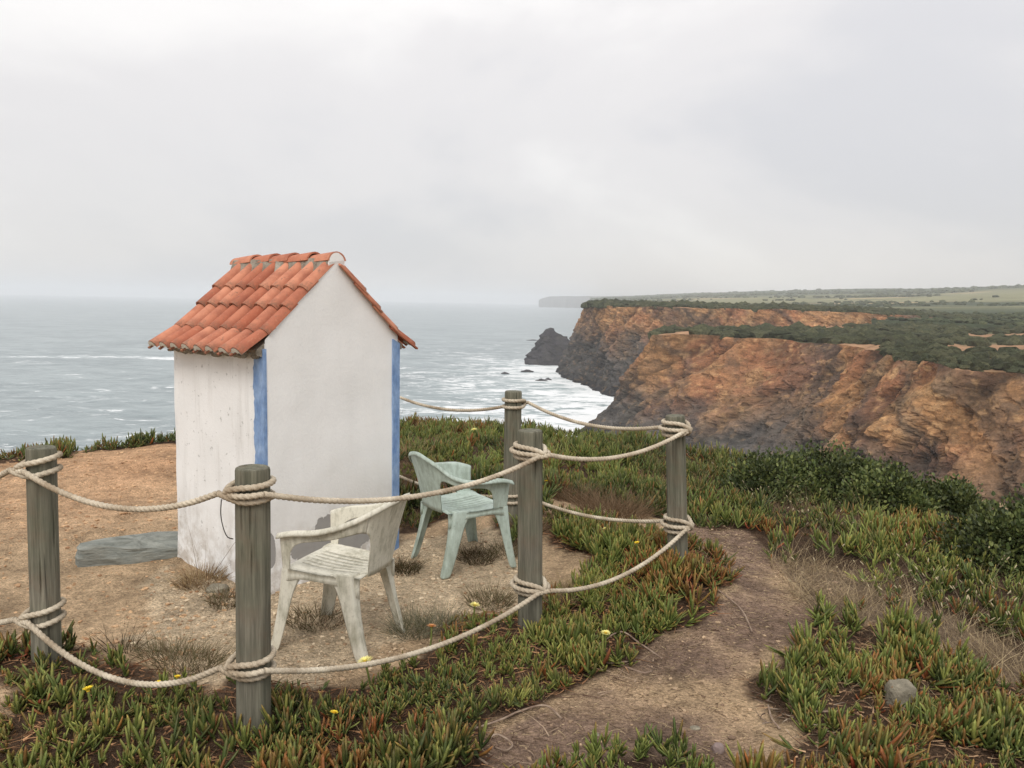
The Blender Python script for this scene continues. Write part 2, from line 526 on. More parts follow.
# ------------------------------------------------------------------ near ground
EDGE_X = np.array([-120, -30, -12, -6.5, -5.1, -3.85, -2.6, -1.4, 0.1, 1.4, 2.2, 3.2, 4.5, 7, 12, 30, 120])
EDGE_Y = np.array([-40, 0.5, 4.6, 6.9, 7.7, 9.0, 10.0, 10.4, 10.1, 9.3, 8.3, 7.4, 6.6, 5.4, 3.8, -2, -30])


def edge_dist(x, y):
    """signed distance to the cliff edge, positive beyond it"""
    x = np.asarray(x, float).ravel(); y = np.asarray(y, float).ravel()
    best = np.full(len(x), 1e9)
    for i in range(len(EDGE_X) - 1):
        ax, ay, bx, by = EDGE_X[i], EDGE_Y[i], EDGE_X[i + 1], EDGE_Y[i + 1]
        dx, dy = bx - ax, by - ay
        t = np.clip(((x - ax) * dx + (y - ay) * dy) / (dx * dx + dy * dy), 0, 1)
        best = np.minimum(best, np.hypot(x - ax - t * dx, y - ay - t * dy))
    return np.where(y > np.interp(x, EDGE_X, EDGE_Y), best, -best)


def poly_px(pts):
    return np.array([gnd(x, y)[:2] for x, y in pts])


# ground areas read off the photograph and laid on the ground plane
MATS = {
    'front': poly_px([(-120, 648), (20, 655), (75, 668), (110, 690), (200, 700), (235, 690), (300, 690), (372, 680), (425, 648), (470, 622), (520, 612), (548, 596),
                      (600, 585), (600, 560), (548, 548), (545, 528), (640, 540), (692, 556), (728, 580), (733, 600), (706, 618), (655, 640), (625, 668), (560, 690),
                      (540, 706), (480, 748), (440, 800), (380, 960), (-500, 960), (-400, 700)]),
    'rear': poly_px([(385, 420), (500, 426), (640, 440), (705, 458), (770, 480), (765, 530), (700, 530), (640, 520), (600, 512), (545, 512), (538, 560), (508, 548), (490, 520), (440, 530), (400, 540), (385, 530)]),
    'band': poly_px([(690, 455), (760, 466), (830, 484), (930, 500), (1040, 545), (1250, 600), (1300, 690), (1040, 668), (960, 620), (890, 590), (842, 566), (775, 556), (742, 528)]),
    'right': poly_px([(752, 690), (775, 655), (812, 632), (852, 622), (905, 640), (965, 668), (1030, 690), (1300, 720), (1500, 980), (740, 980), (748, 760), (800, 730), (770, 715)]),
    'centre': poly_px([(520, 790), (560, 764), (600, 756), (650, 750), (712, 764), (725, 800), (700, 960), (500, 960)]),
    'rim_a': poly_px([(-150, 468), (0, 464), (70, 458), (70, 450), (-150, 448)]),
    'rim_b': poly_px([(80, 453), (140, 447), (180, 443), (260, 438), (260, 424), (175, 427), (130, 432), (80, 442)]),
}
BARE_FRONT = poly_px([(-60, 708), (18, 710), (28, 722), (8, 742), (-60, 752)])
PATH = poly_px([(430, 800), (480, 750), (545, 706), (625, 670), (660, 640), (706, 618), (735, 600), (728, 578), (690, 552), (660, 535), (690, 522), (745, 530), (775, 556),
                (842, 568), (850, 600), (812, 632), (775, 655), (752, 690), (745, 760), (740, 960), (420, 960)])
DRYBAND = poly_px([(770, 556), (845, 560), (900, 588), (960, 618), (1040, 662), (1300, 690), (1300, 740), (1030, 692), (965, 668), (905, 642), (852, 624), (812, 634)])
GRAVEL = poly_px([(180, 560), (260, 600), (400, 545), (500, 535), (545, 570), (545, 600), (470, 625), (400, 655), (300, 690), (180, 690), (120, 660)])


def in_poly(x, y, poly):
    x = np.asarray(x, float); y = np.asarray(y, float)
    c = np.zeros(x.shape, bool)
    n = len(poly)
    for i in range(n):
        x0, y0 = poly[i]; x1, y1 = poly[i - 1]
        cond = ((y0 > y) != (y1 > y))
        with np.errstate(divide='ignore', invalid='ignore'):
            xi = (x1 - x0) * (y - y0) / (y1 - y0) + x0
        c ^= cond & (x < xi)
    return c


def mat_mask(x, y, jit=0.10):
    x = np.asarray(x, float).ravel(); y = np.asarray(y, float).ravel()
    jx = fb2(x, y, 2.6, 3, 3.1) * jit * 1.6; jy = fb2(x, y, 2.6, 3, 8.7) * jit * 1.6
    m = np.zeros(len(x), bool)
    for kx, p in MATS.items():
        m |= in_poly(x + jx, y + jy, p)
    m &= ~in_poly(x + jx, y + jy, BARE_FRONT)
    return m


def ground_z(x, y):
    x = np.asarray(x, float).ravel(); y = np.asarray(y, float).ravel()
    t = edge_dist(x, y)
    tt = np.maximum(t, 0)
    z = -(0.30 * tt + 0.095 * tt ** 2)
    z = np.maximum(z, -46)
    near = sst(-0.3, -1.5, t)
    z += near * (fb2(x, y, 0.55, 4, 1.0) * 0.035) + fb2(x, y, 3.2, 4, 5.0) * 0.022 + near * np.clip(fb2(x, y, 4.5, 3, 27.0), 0, 1) * 0.05 * sst(0.2, -1.2, x)
    z += sst(0.5, 4, tt) * fb2(x, y, 0.25, 5, 2.0) * 1.6
    # the dirt slope rises towards the rim on the left, the mat mounds behind the fence
    z += 0.10 * np.exp(-(((x + 4.5) / 2.2) ** 2 + ((y - 7.6) / 1.6) ** 2)) * near
    z += 0.15 * np.exp(-(((x + 2.15) / 0.75) ** 2 + ((y - 3.05) / 0.42) ** 2))
    z += 0.17 * np.exp(-(((x - 0.92) / 0.42) ** 2 + ((y - 4.55) / 0.55) ** 2)) + 0.05 * np.exp(-(((x - 0.12) / 0.35) ** 2 + ((y - 3.75) / 0.3) ** 2)) + 0.10 * np.exp(-(((x - 0.2) / 0.6) ** 2 + ((y - 5.8) / 0.6) ** 2))
    z += 0.10 * np.exp(-(((x + 0.2) / 1.6) ** 2 + ((y - 7.5) / 1.8) ** 2))
    return z


def axis(lo_far, lo, hi, hi_far, step, nfar):
    a = np.arange(lo, hi + step * 0.5, step)
    g = np.geomspace(1, 1 + hi_far - hi, nfar) - 1
    h = np.geomspace(1, 1 + lo - lo_far, nfar) - 1
    return np.concatenate([(lo - h[1:])[::-1], a, hi + g[1:]])


gx = axis(-110, -6.2, 6.2, 110, 0.055, 46)
gy = axis(-60, 1.2, 10.8, 70, 0.055, 46)
GX, GY = np.meshgrid(gx, gy, indexing='ij')
gxf, gyf = GX.ravel(), GY.ravel()
gz = ground_z(gxf, gyf)
mm = mat_mask(gxf, gyf)
soft = lambda m: m.astype(float)
cg = np.tile(lin(202, 174, 140), (len(gxf), 1))
orange = lin(210, 166, 128)
w = sst(-2.0, -3.4, gxf) * sst(4.6, 6.6, gyf) * (0.75 + 0.5 * fb2(gxf, gyf, 0.7, 3, 4.0))
cg += (orange - cg) * np.clip(w, 0, 1)[:, None]
jx = fb2(gxf, gyf, 2.0, 3, 13.0) * 0.22; jy = fb2(gxf, gyf, 2.0, 3, 14.0) * 0.22
w = soft(in_poly(gxf + jx, gyf + jy, GRAVEL)) * 0.9
cg += (lin(220, 198, 166) - cg) * w[:, None]
w = soft(in_poly(gxf + jx * 0.6, gyf + jy * 0.6, PATH))
pn = fb2(gxf, gyf, 1.6, 4, 21.0)
pathc = lin(152, 128, 110) + (lin(212, 182, 146) - lin(152, 128, 110)) * sst(0.02, 0.38, pn)[:, None]
cg += (pathc - cg) * w[:, None]
w = soft(in_poly(gxf + jx, gyf + jy, DRYBAND)) * 0.85
cg += (lin(122, 106, 88) - cg) * w[:, None]
w = soft(mm)
cg += (lin(78, 60, 48) - cg) * w[:, None] * 0.92
te = edge_dist(gxf, gyf)
w = sst(-0.6, 0.6, te) * sst(-2.6, -1.6, gxf)
cg += (lin(92, 88, 62) - cg) * w[:, None] * 0.9
w = sst(1.5, 6, te)
cg += (lin(110, 84, 62) - cg) * w[:, None]
ground = link('ground', mesh_from('ground', np.stack([gxf, gyf, gz], 1), grid_faces(len(gx), len(gy)), True, cg, [M['soil']]))
tag(ground, kind='structure')


def gz1(x, y):
    return float(ground_z([x], [y])[0])


# ------------------------------------------------------------------ sea
def sea_mesh():
    az = np.linspace(R(-70), R(70), 301)
    d = np.concatenate([np.geomspace(12, 1500, 260), np.geomspace(1530, 14500, 40)])
    A, D = np.meshgrid(az, d, indexing='ij')
    x = (np.sin(A) * D).ravel(); y = (np.cos(A) * D).ravel()
    base = np.array(A_BASE + B_BASE)
    dist = np.full(len(x), 1e9)
    for poly in (A_BASE, B_BASE, [(-110, 30), (-30, 26), (0, 30), (25, 26), (45, 18)]):
        for (ax, ay), (bx, by) in zip(poly[:-1], poly[1:]):
            dx, dy = bx - ax, by - ay
            t = np.clip(((x - ax) * dx + (y - ay) * dy) / (dx * dx + dy * dy), 0, 1)
            dist = np.minimum(dist, np.hypot(x - ax - t * dx, y - ay - t * dy))
    dens = 0.52 * np.exp(-(dist / 30.0)) + 0.52 * np.exp(-(dist / 150.0))
    # surf in the bay between the point and the rock, calmer water to the left
    dens += 0.16 * np.exp(-(((x - 5) / 75) ** 2 + ((y - 330) / 190) ** 2)) + 0.25 * np.exp(-(((x - 15) / 40) ** 2 + ((y - 555) / 45) ** 2))
    dens += 0.75 * np.exp(-(((y - 580 - 0.1 * x + 14 * np.sin(x / 37)) / 10) ** 2)) * sst(-170, -230, x) * sst(-520, -380, x)
    dens *= 1 - 0.0 * x
    dens = np.clip(dens + 0.10 * fb2(x, y, 0.008, 3, 3.0), 0, 1)
    z = np.full(len(x), SEA_Z) + (fb2(x, y, 0.06, 3, 7.0) * 0.7) * (D.ravel() < 900)
    me = mesh_from('sea', np.stack([x, y, z], 1), grid_faces(len(az), len(d)), True, np.repeat(dens[:, None], 3, 1), [M['sea']])
    tag(link('sea', me), kind='structure')


# ------------------------------------------------------------------ cliffs
def catmull(P, n):
    P = np.asarray(P, float)
    Q = np.vstack([2 * P[0] - P[1], P, 2 * P[-1] - P[-2]])
    seg = np.linalg.norm(np.diff(P[:, :2], axis=0), axis=1)
    cum = np.concatenate([[0], np.cumsum(seg)])
    s = np.linspace(0, cum[-1], n)
    i = np.clip(np.searchsorted(cum, s, 'right') - 1, 0, len(P) - 2)
    t = ((s - cum[i]) / seg[i])[:, None]
    p0, p1, p2, p3 = Q[i], Q[i + 1], Q[i + 2], Q[i + 3]
    return 0.5 * (2 * p1 + (p2 - p0) * t + (2 * p0 - 5 * p1 + 4 * p2 - p3) * t ** 2 + (3 * p1 - p0 - 3 * p2 + p3) * t ** 3)


def topz(x, y, z):
    p = gnd(x, y, z); return (p[0], p[1], z)


# top edge (x, y, z), foot (x, y), depth of plateau behind the edge
A_CTRL = [((150, 60, -9.5), (112, 40), 300), ((112, 95, -9.3), (74, 74), 300), (topz(1040, 374, -9.0), (54, 108), 300), (topz(960, 367, -9.0), (52, 136), 280),
          (topz(905, 358, -9.0), (50, 160), 260), (topz(850, 347, -8.6), (50, 182), 230), (topz(790, 340, -8.2), (46, 204), 170), (topz(745, 338, -8.2), (38, 220), 110),
          (topz(700, 335, -8.0), (30, 238), 60), (topz(655, 335, -8.4), (25, 256), 30), ((56, 287, -9.5), (30, 288), 22), ((76, 304, -9.5), (52, 318), 20), ((120, 325, -9.5), (100, 350), 20)]
B_CTRL = [((250, 420, -4), (235, 385), 260), (at(860, 312.5, 425), (172, 385), 240), (at(790, 310, 430), (140, 388), 220), (at(730, 308.5, 425), (108, 385), 200),
          (at(675, 307.5, 410), (76, 372), 180), (at(640, 306.5, 412), (53, 378), 150), (at(612, 305.5, 435), (44, 408), 120), (at(590, 305.5, 470), (37, 452), 90),
          (at(586, 305.5, 505), (30, 505), 60), ((66, 545, -1.5), (40, 552), 60), ((110, 600, -1), (90, 620), 60)]
A_BASE = [(p[1][0], p[1][1]) for p in A_CTRL]
B_BASE = [(p[1][0], p[1][1]) for p in B_CTRL]


def cliff(name, ctrl, nu, nv, nw, inland, kind, amp, seed):
    T = catmull([list(c[0]) for c in ctrl], nu)
    tn = fb2(T[:, 0], T[:, 1], 0.07, 5, seed)
    T[:, 2] += 1.5 * tn * (1 if kind == 'near' else 0.9); T[:, 0] += 5 * fb2(T[:, 0], T[:, 1], 0.05, 5, seed + 3); T[:, 1] += 5 * fb2(T[:, 0], T[:, 1], 0.05, 5, seed + 6)
    Bs = catmull([[c[1][0], c[1][1], SEA_Z] for c in ctrl], nu)
    dep = catmull([[c[0][0], c[0][1], c[2]] for c in ctrl], nu)[:, 2]
    out = Bs[:, :2] - T[:, :2]; out /= np.linalg.norm(out, axis=1)[:, None]
    v = np.linspace(-0.04, 1, nv)
    rows = []
    for vv in v:
        hv = np.sign(vv) * abs(vv) ** 0.85
        p = Bs + (T - Bs) * hv
        p[:, 2] = SEA_Z + (T[:, 2] - SEA_Z) * vv
        rows.append(p)
    P = np.stack(rows, 1)                                   # nu, nv, 3
    flat = P.reshape(-1, 3)
    o3 = np.repeat(np.c_[out, np.zeros(nu)][:, None, :], nv, 1).reshape(-1, 3)
    s_al = np.repeat(np.concatenate([[0], np.cumsum(np.linalg.norm(np.diff(T[:, :2], axis=0), axis=1))])[:, None], nv, 1).ravel()
    vv = np.tile(v, nu)
    n_big = fbm(flat / 26 + seed, 4); n_mid = fbm(flat / 8 + seed * 2, 5, 0.6); rid = 1 - np.abs(fbm(np.c_[s_al / 11, flat[:, 2] / 34, flat[:, 1] / 60] + seed, 4)) * 2.2
    q = flat[:, 2] * 0.9 + s_al * -0.42 + n_mid * 3.0       # tilted beds
    bed = fbm(np.c_[q / 3.2, s_al / 60, np.full_like(q, seed)], 4, 0.6)
    qq = q / 3.4 + 0.9 * fbm(np.c_[s_al / 14, flat[:, 2] / 14, np.full_like(q, seed + 2)], 3)
    led = qq - np.floor(qq); led2 = (qq * 2.7 + 0.3) - np.floor(qq * 2.7 + 0.3)
    gul = np.clip(1 - np.abs(fbm(np.c_[s_al / 16 + flat[:, 2] / 45, flat[:, 2] / 60, np.full_like(q, seed + 5)], 4)) * 5, 0, 1)
    env = 0.35 + 0.65 * np.sin(np.clip(vv, 0, 1) * math.pi * 0.93 + 0.1)
    n_fin = fbm(flat / 2.6 + seed * 3, 4, 0.6)
    dsp = amp * env * (3.6 * n_big + 3.2 * n_mid + 1.6 * rid + 1.6 * bed + 0.6 * n_fin + 1.2 * (led - 0.5) + 0.4 * (led2 - 0.5) - 2.6 * gul)
    dsp += amp * 2.5 * sst(0.22, 0.0, vv) * (0.5 + n_mid)
    flat = flat + o3 * dsp[:, None]
    flat[:, 2] += amp * 0.7 * n_mid * sst(0, 0.1, vv) * (vv < 0.999)
    # rock colours: ochre and rust above, grey shale below, tilted dark beds; shade in hollows painted in too
    hgt = np.clip(vv + 0.22 * n_big + 0.16 * n_mid, 0, 1)
    och = lin(168, 126, 86); rust = lin(150, 104, 74); tan = lin(182, 146, 104); gry = lin(88, 84, 80); drk = lin(66, 64, 63)
    k1 = sst(-0.25, 0.35, fbm(flat / 15 + 5, 4)); c = och + (rust - och) * k1[:, None]
    k2 = sst(0.1, 0.5, fbm(flat / 7 + 9, 4)); c = c + (tan - c) * k2[:, None] * 0.6
    lo, hi = (0.22, 0.74) if kind == 'near' else (0.42, 0.82)
    g = 1 - sst(lo, hi, hgt)
    c = c + (gry - c) * g[:, None]
    g2 = sst(0.05, 0.4, bed) * (0.55 if kind == 'near' else 0.45)
    c = c + (drk - c) * g2[:, None]
    bigb = fbm(np.c_[q / 8.0, s_al / 90, np.full_like(q, seed + 9)], 3); g4 = sst(0.02, 0.3, bigb) * 0.5
    c = c + (drk * 1.15 - c) * g4[:, None]
    g3 = sst(0.16, 0.02, vv); c = c + (lin(48, 47, 48) - c) * g3[:, None]
    cav = sst(0.05, -0.45, n_mid + 0.6 * n_fin); c = c * (1 - 0.35 * cav[:, None] * (fbm(flat / 4 + 2, 3) > -0.2)[:, None])  # cavity shade painted into the colour where the face is recessed
    c = c * (1 - 0.45 * gul[:, None]) * (0.85 + 0.16 * led[:, None])  # gullies darkened in the colour as shade, ledge lips kept lighter
    spk = sst(0.15, 0.5, fbm(flat / 1.6 + 40, 3)); c = c + (tan * 1.15 - c) * spk[:, None] * 0.45 * (1 - g[:, None] * 0.6)
    F1 = grid_faces(nu, nv)
    # plateau
    topv = flat.reshape(nu, nv, 3)[:, -1, :]
    ww = np.linspace(0, 1, nw + 1)[1:]
    pr = []
    iv = np.array(inland, float); iv /= np.linalg.norm(iv)
    for w_ in ww:
        p = topv.copy(); dd = dep * w_ ** 1.6
        p[:, :2] += iv * dd[:, None]
        p[:, 2] = T[:, 2] + (topv[:, 2] - T[:, 2]) * max(0, 1 - w_ * 8) + 0.010 * dd - 0.9 * np.exp(-dd / 3.0)
        p[:, 2] += fb2(p[:, 0], p[:, 1], 0.03, 4, seed) * 1.2 * np.clip(dd / 25, 0, 1)
        if w_ > 0.985: p[:, 2] -= 25
        pr.append(p)
    PP = np.stack([topv] + pr, 1).reshape(-1, 3)
    soilc = lin(158, 124, 94); veg = lin(92, 92, 66)
    kk = sst(-0.15, 0.15, fb2(PP[:, 0], PP[:, 1], 0.03, 4, 31.0))
    pc = soilc + (veg - soilc) * kk[:, None]
    V = np.vstack([flat, PP]); Fc = np.vstack([F1, grid_faces(nu, nw + 1) + len(flat)])
    idx = np.r_[np.zeros(len(F1)), np.ones(len(Fc) - len(F1))]
    me_ = mesh_from(name, V, Fc, True, np.vstack([c, pc]), [M['cliff'], M['land']], idx)
    me_.polygons.foreach_set('use_smooth', idx > 0.5)
    o = link(name, me_)
    tag(o, kind='structure')
    return PP.reshape(nu, nw + 1, 3)


A_TOP = cliff('cliff', A_CTRL, 900, 130, 26, (0.5, 0.86), 'near', 1.0, 3.0)
B_TOP = cliff('cliff', B_CTRL, 620, 90, 26, (0.35, 0.94), 'far', 1.3, 8.0)
sea_mesh()


def sea_rock(name, label, cx, cy, prof, depth, seed):
    """a jagged rock: ridge profile (offset, height) with tilted slabs"""
    V0, F0 = ico(5)
    px = np.array([p[0] for p in prof]); pz = np.array([p[1] for p in prof])
    lo, hi = px.min(), px.max()
    xs = V0[:, 0] * (hi - lo) / 2 + (hi + lo) / 2
    H_ = np.interp(xs, px, pz)
    zz = V0[:, 2]
    yy = V0[:, 1]
    rr = np.sqrt(np.clip(1 - V0[:, 0] ** 2, 1e-4, 1))
    zn = zz / rr; yn = yy / rr
    z = np.where(zn > 0, H_ * zn ** 1.0, -4.0 * np.abs(zn))
    y = depth * yn * (0.35 + 0.65 * np.sqrt(np.clip(1 - np.clip(zn, 0, 1), 0, 1))) * np.clip(rr * 1.3, 0.2, 1)
    P = np.stack([xs, y, z], 1)
    n = fbm(P / 9 + seed, 5, 0.6)
    q = P[:, 2] * 0.75 + P[:, 0] * 0.65
    b = fbm(np.c_[q / 2.2, P[:, 1] / 20, np.full(len(P), seed)], 3, 0.6)
    f = fbm(P / 2.2 + seed, 3, 0.6)
    k_ = min(1.0, (hi - lo) / 20)
    sl = q / 5.0 - np.floor(q / 5.0)
    P[:, 0] += k_ * (3.5 * n + 3.0 * b + 0.9 * f + 2.6 * (sl - 0.5)); P[:, 1] += k_ * (3.5 * n + 2.6 * b + 0.9 * f); P[:, 2] += k_ * (3.4 * n + 1.6 * b + 0.8 * f) * np.clip(P[:, 2] / 4, 0, 1)
    c = lin(66, 64, 66)[None, :] * (1 + 0.35 * b[:, None])
    o = link(name, mesh_from(name, P, F0, False, c, [M['cliff']]), loc=(cx, cy, SEA_Z))
    return tag(o, label, 'rock')


sea_rock('sea_rock', 'jagged dark grey rock standing in the surf off the far cliff', 28, 578, [(-18, 4), (-14, 10), (-11, 13), (-8, 20), (-4, 25), (-1, 26), (3, 22), (7, 20), (11, 18), (16, 17), (22, 15), (30, 13), (40, 10)], 17, 2.0)
for (px_, py_, lab, s_) in ((505, 374, 'small dark rock alone in the surf, farthest from the cliffs', 3), (527, 371.5, 'wide low dark rock awash between the lone rock and the cliff foot', 4), (548, 380, 'smaller low dark rock touching the bigger one at the far cliff foot', 2.2),
                            (534, 340.5, 'long thin dark reef reaching out from the jagged sea rock', 7), (541, 381, 'bigger low dark rock with a smaller one beside it at the far cliff foot', 3.6)):
    p = gnd(px_, py_, SEA_Z)
    r_ = sea_rock('surf_rock', lab, p[0], p[1], [(-s_, 0.4), (-s_ * 0.4, 0.9), (0, 1.3), (s_ * 0.5, 0.9), (s_, 0.3)], s_ * 0.6, p[0])
    if 'reef' not in lab: r_['group'] = 'low rocks awash in the surf'


# ------------------------------------------------------------------ far countryside
def countryside():
    xs = np.linspace(588, 1500, 190)
    us = np.linspace(0, 1, 90)
    X, U = np.meshgrid(xs, us, indexing='ij')
    xf, uf = X.ravel(), U.ravel()
    dr = np.interp(xf, [588, 650, 760, 900, 1024, 1500], [5200, 4600, 3800, 3200, 2800, 2600])     # distance of the ridge
    rise = np.interp(xf, [588, 650, 700, 760, 850, 1024, 1500], [5, 9, 12, 14.5, 17, 21.5, 24])     # ridge above the eye-level line in pixels
    d0 = np.interp(xf, [588, 640, 700, 800, 900, 1024, 1500], [560, 560, 560, 520, 430, 380, 360])
    d = d0 + (dr * 1.25 - d0) * uf ** 1.7
    dirs = np.stack([cf + cr * (x - CX) / F_PX for x in (588, 1500)])
    k = (xf - 588) / (1500 - 588)
    dx = dirs[0][0] + (dirs[1][0] - dirs[0][0]) * k; dy = dirs[0][1] + (dirs[1][1] - dirs[0][1]) * k
    nrm = np.hypot(dx, dy); dx /= nrm; dy /= nrm
    h = rise * dr / F_PX + EYE
    t = np.clip((d - d0) / (dr - d0), 0, 1.25)
    z = -4.5 + (h + 4.5) * np.where(t < 1, t ** 1.35, 1 - (t - 1) * 2)
    z += fb2(dx * d, dy * d, 0.0022, 4, 6.0) * 5.5 * np.clip(t * 2.5, 0, 1)
    z[uf < 0.005] -= 14
    P = np.stack([dx * d, dy * d, z], 1)
    n = fb2(P[:, 0], P[:, 1], 0.004, 4, 2.0)
    wood = lin(70, 78, 58); field = lin(128, 126, 94); tanf = lin(190, 166, 128)
    c = wood + (field - wood) * (sst(-0.05, 0.2, n) * sst(700, 1000, d) * sst(2500, 1900, d))[:, None]
    n2 = fb2(P[:, 0], P[:, 1], 0.006, 3, 12.0)
    c = c + (tanf - c) * (0.7 * sst(0.28, 0.38, n2) * sst(2600, 1500, d))[:, None]
    o = link('countryside', mesh_from('countryside', P, grid_faces(190, 90), True, c, [M['land']]))
    tag(o, kind='structure')
    return P.reshape(190, 90, 3)


CO = countryside()


def far_headland():
    """low headland several kilometres up the coast"""
    n = 120
    xs = np.linspace(537, 700, n)
    Y = 6800.0
    toppx = np.interp(xs, [537, 541, 548, 560, 600, 640, 700], [1.5, 3.5, 5.2, 5.9, 6.4, 8.0, 11.0])
    jag = fb2(xs, xs * 0, 0.15, 4, 2.0) * 0.5
    rows = []
    for (dy, f) in ((-260, 0.0), (-200, 0.45), (-120, 0.8), (-20, 1.0), (600, 1.06), (1400, 0.9)):
        X = (xs - CX) / F_PX * (Y + dy)
        top = (toppx + jag) * Y / F_PX + EYE
        z = SEA_Z - 3 + (top - SEA_Z + 3) * f
        rows.append(np.stack([X, np.full(n, Y + dy) + fb2(xs, xs * 0, 0.3, 3, 9.0) * 60, z], 1))
    P = np.stack(rows, 1).reshape(-1, 3)
    c = np.tile(lin(84, 80, 70), (len(P), 1))
    tag(link('far_headland', mesh_from('far_headland', P, grid_faces(n, 6), True, c, [M['land']])), kind='structure')


far_headland()


def blobs(name, pts, rad, base_cols, src, seed, flat=0.7, rough=0.6):
    """many rounded shrubs joined in one mesh"""
    V0, F0 = src
    n = len(pts); m = len(V0)
    ang = rng.random(n) * 6.283
    ca, sa = np.cos(ang), np.sin(ang)
    V = np.repeat(V0[None], n, 0)
    V = np.stack([V[:, :, 0] * ca[:, None] - V[:, :, 1] * sa[:, None], V[:, :, 0] * sa[:, None] + V[:, :, 1] * ca[:, None], V[:, :, 2]], 2)
    off = rng.random((n, 1, 3)) * 50
    nz = fbm((V * 1.9 + off).reshape(-1, 3), 3, 0.6).reshape(n, m)
    V = V * (1 + rough * nz * 1.6)[:, :, None]
    asp = 0.75 + 0.6 * rng.random((n, 2))
    V[:, :, 0] *= (rad * asp[:, 0])[:, None]; V[:, :, 1] *= (rad * asp[:, 1])[:, None]; V[:, :, 2] *= (rad * flat)[:, None]
    V += pts[:, None, :]
    Fc = (F0[None] + (np.arange(n) * m)[:, None, None]).reshape(-1, F0.shape[1])
    C = np.repeat((base_cols * (0.75 + 0.5 * rng.random((n, 1))))[:, None, :], m, 1).reshape(-1, 3)
    o = link(name, mesh_from(name, V.reshape(-1, 3), Fc, False, C, [M['scrub']]))
    return o


def scrub_cols(n):
    a = lin(62, 66, 46); b = lin(84, 84, 60)
    k = rng.random((n, 1)) ** 1.5
    return a + (b - a) * k


def scrub_on(top, n, rmin, rmax, thr, wmin, src, name, label, off, bias=1.4, dmax=1e9, dmin=0):
    nu, nw = top.shape[:2]
    u = rng.random(n * 3) * (nu - 1.001); w_ = wmin + (nw - 3 - wmin) * rng.random(n * 3) ** bias
    i = u.astype(int); j = w_.astype(int); fu = (u - i)[:, None]; fw = (w_ - j)[:, None]
    P = top[i, j] * (1 - fu) * (1 - fw) + top[i + 1, j] * fu * (1 - fw) + top[i, j + 1] * (1 - fu) * fw + top[i + 1, j + 1] * fu * fw
    nz = fb2(P[:, 0], P[:, 1], 0.03, 4, 31.0)
    dd = np.hypot(P[:, 0], P[:, 1])
    vis = (P[:, 0] / np.maximum(P[:, 1], 1) < 0.80)
    ok = (nz > thr) & (dd < dmax) & (dd >= dmin) & vis
    P = P[ok][:n]
    r_ = rmin + (rmax - rmin) * rng.random(len(P)) ** 1.6
    P = P.copy(); P[:, 2] += r_ * 0.15
    o = blobs(name, P, r_, scrub_cols(len(P)), src, off)
    tag(o, label, 'scrub', kind='stuff')


scrub_on(A_TOP, 1500, 0.7, 2.0, -0.16, 1.6, ICO2, 'headland_scrub', 'dark green scrub covering the flat top of the nearer headland', 1, 1.3, 240)
scrub_on(A_TOP, 2600, 1.1, 3.0, -0.18, 3, ICO1, 'headland_scrub', 'dark green scrub further back on the nearer headland', 2, 1.0, 1e9, 240)
scrub_on(B_TOP, 3000, 1.2, 3.2, -0.25, 1.2, ICO1, 'headland_scrub', 'dark green scrub along the top of the farther cliff', 3, 1.2)


def far_woods():
    n = 9000
    i = rng.integers(0, 189, n); j = np.clip((rng.random(n) * 72 + 2).astype(int), 0, 88)
    f = rng.random((n, 2))
    P = CO[i, j] * (1 - f[:, :1]) + CO[i + 1, j] * f[:, :1]
    P = P + (CO[i, j + 1] - CO[i, j]) * f[:, 1:]
    d = np.hypot(P[:, 0], P[:, 1])
    nz = fb2(P[:, 0], P[:, 1], 0.004, 4, 2.0); nn = fb2(P[:, 0], P[:, 1], 0.012, 3, 44.0)
    field = (nz > 0.0) & (d > 650) & (d < 2400)
    keep = np.where(field, nn > 0.45, nn > -0.5)
    P = P[keep]; d = d[keep]
    r_ = (1.2 + 2.0 * rng.random(len(P))) * np.clip(d / 900, 0.8, 2.4)
    P[:, 2] += r_ * 0.2
    cc = lin(62, 70, 50) + (lin(84, 88, 62) - lin(62, 70, 50)) * rng.random((len(P), 1))
    o = blobs('far_woodland', P, r_, cc, ICO1, 5, 0.55)
    tag(o, 'distant dark woodland and hedges on the inland hills', 'woodland', kind='stuff')


far_woods()

# ------------------------------------------------------------------ the hut
HUT_N = np.array([-1.342, 4.301]); HUT_TH = R(52.4); HW, HL, HE, HR = 0.995, 0.92, 1.395, 1.85
hut = empty('whitewashed_hut', (HUT_N[0], HUT_N[1], gz1(*HUT_N) - 0.0), HUT_TH)
tag(hut, 'tiny whitewashed hut with a red tiled gable roof and blue corner bands', 'hut')


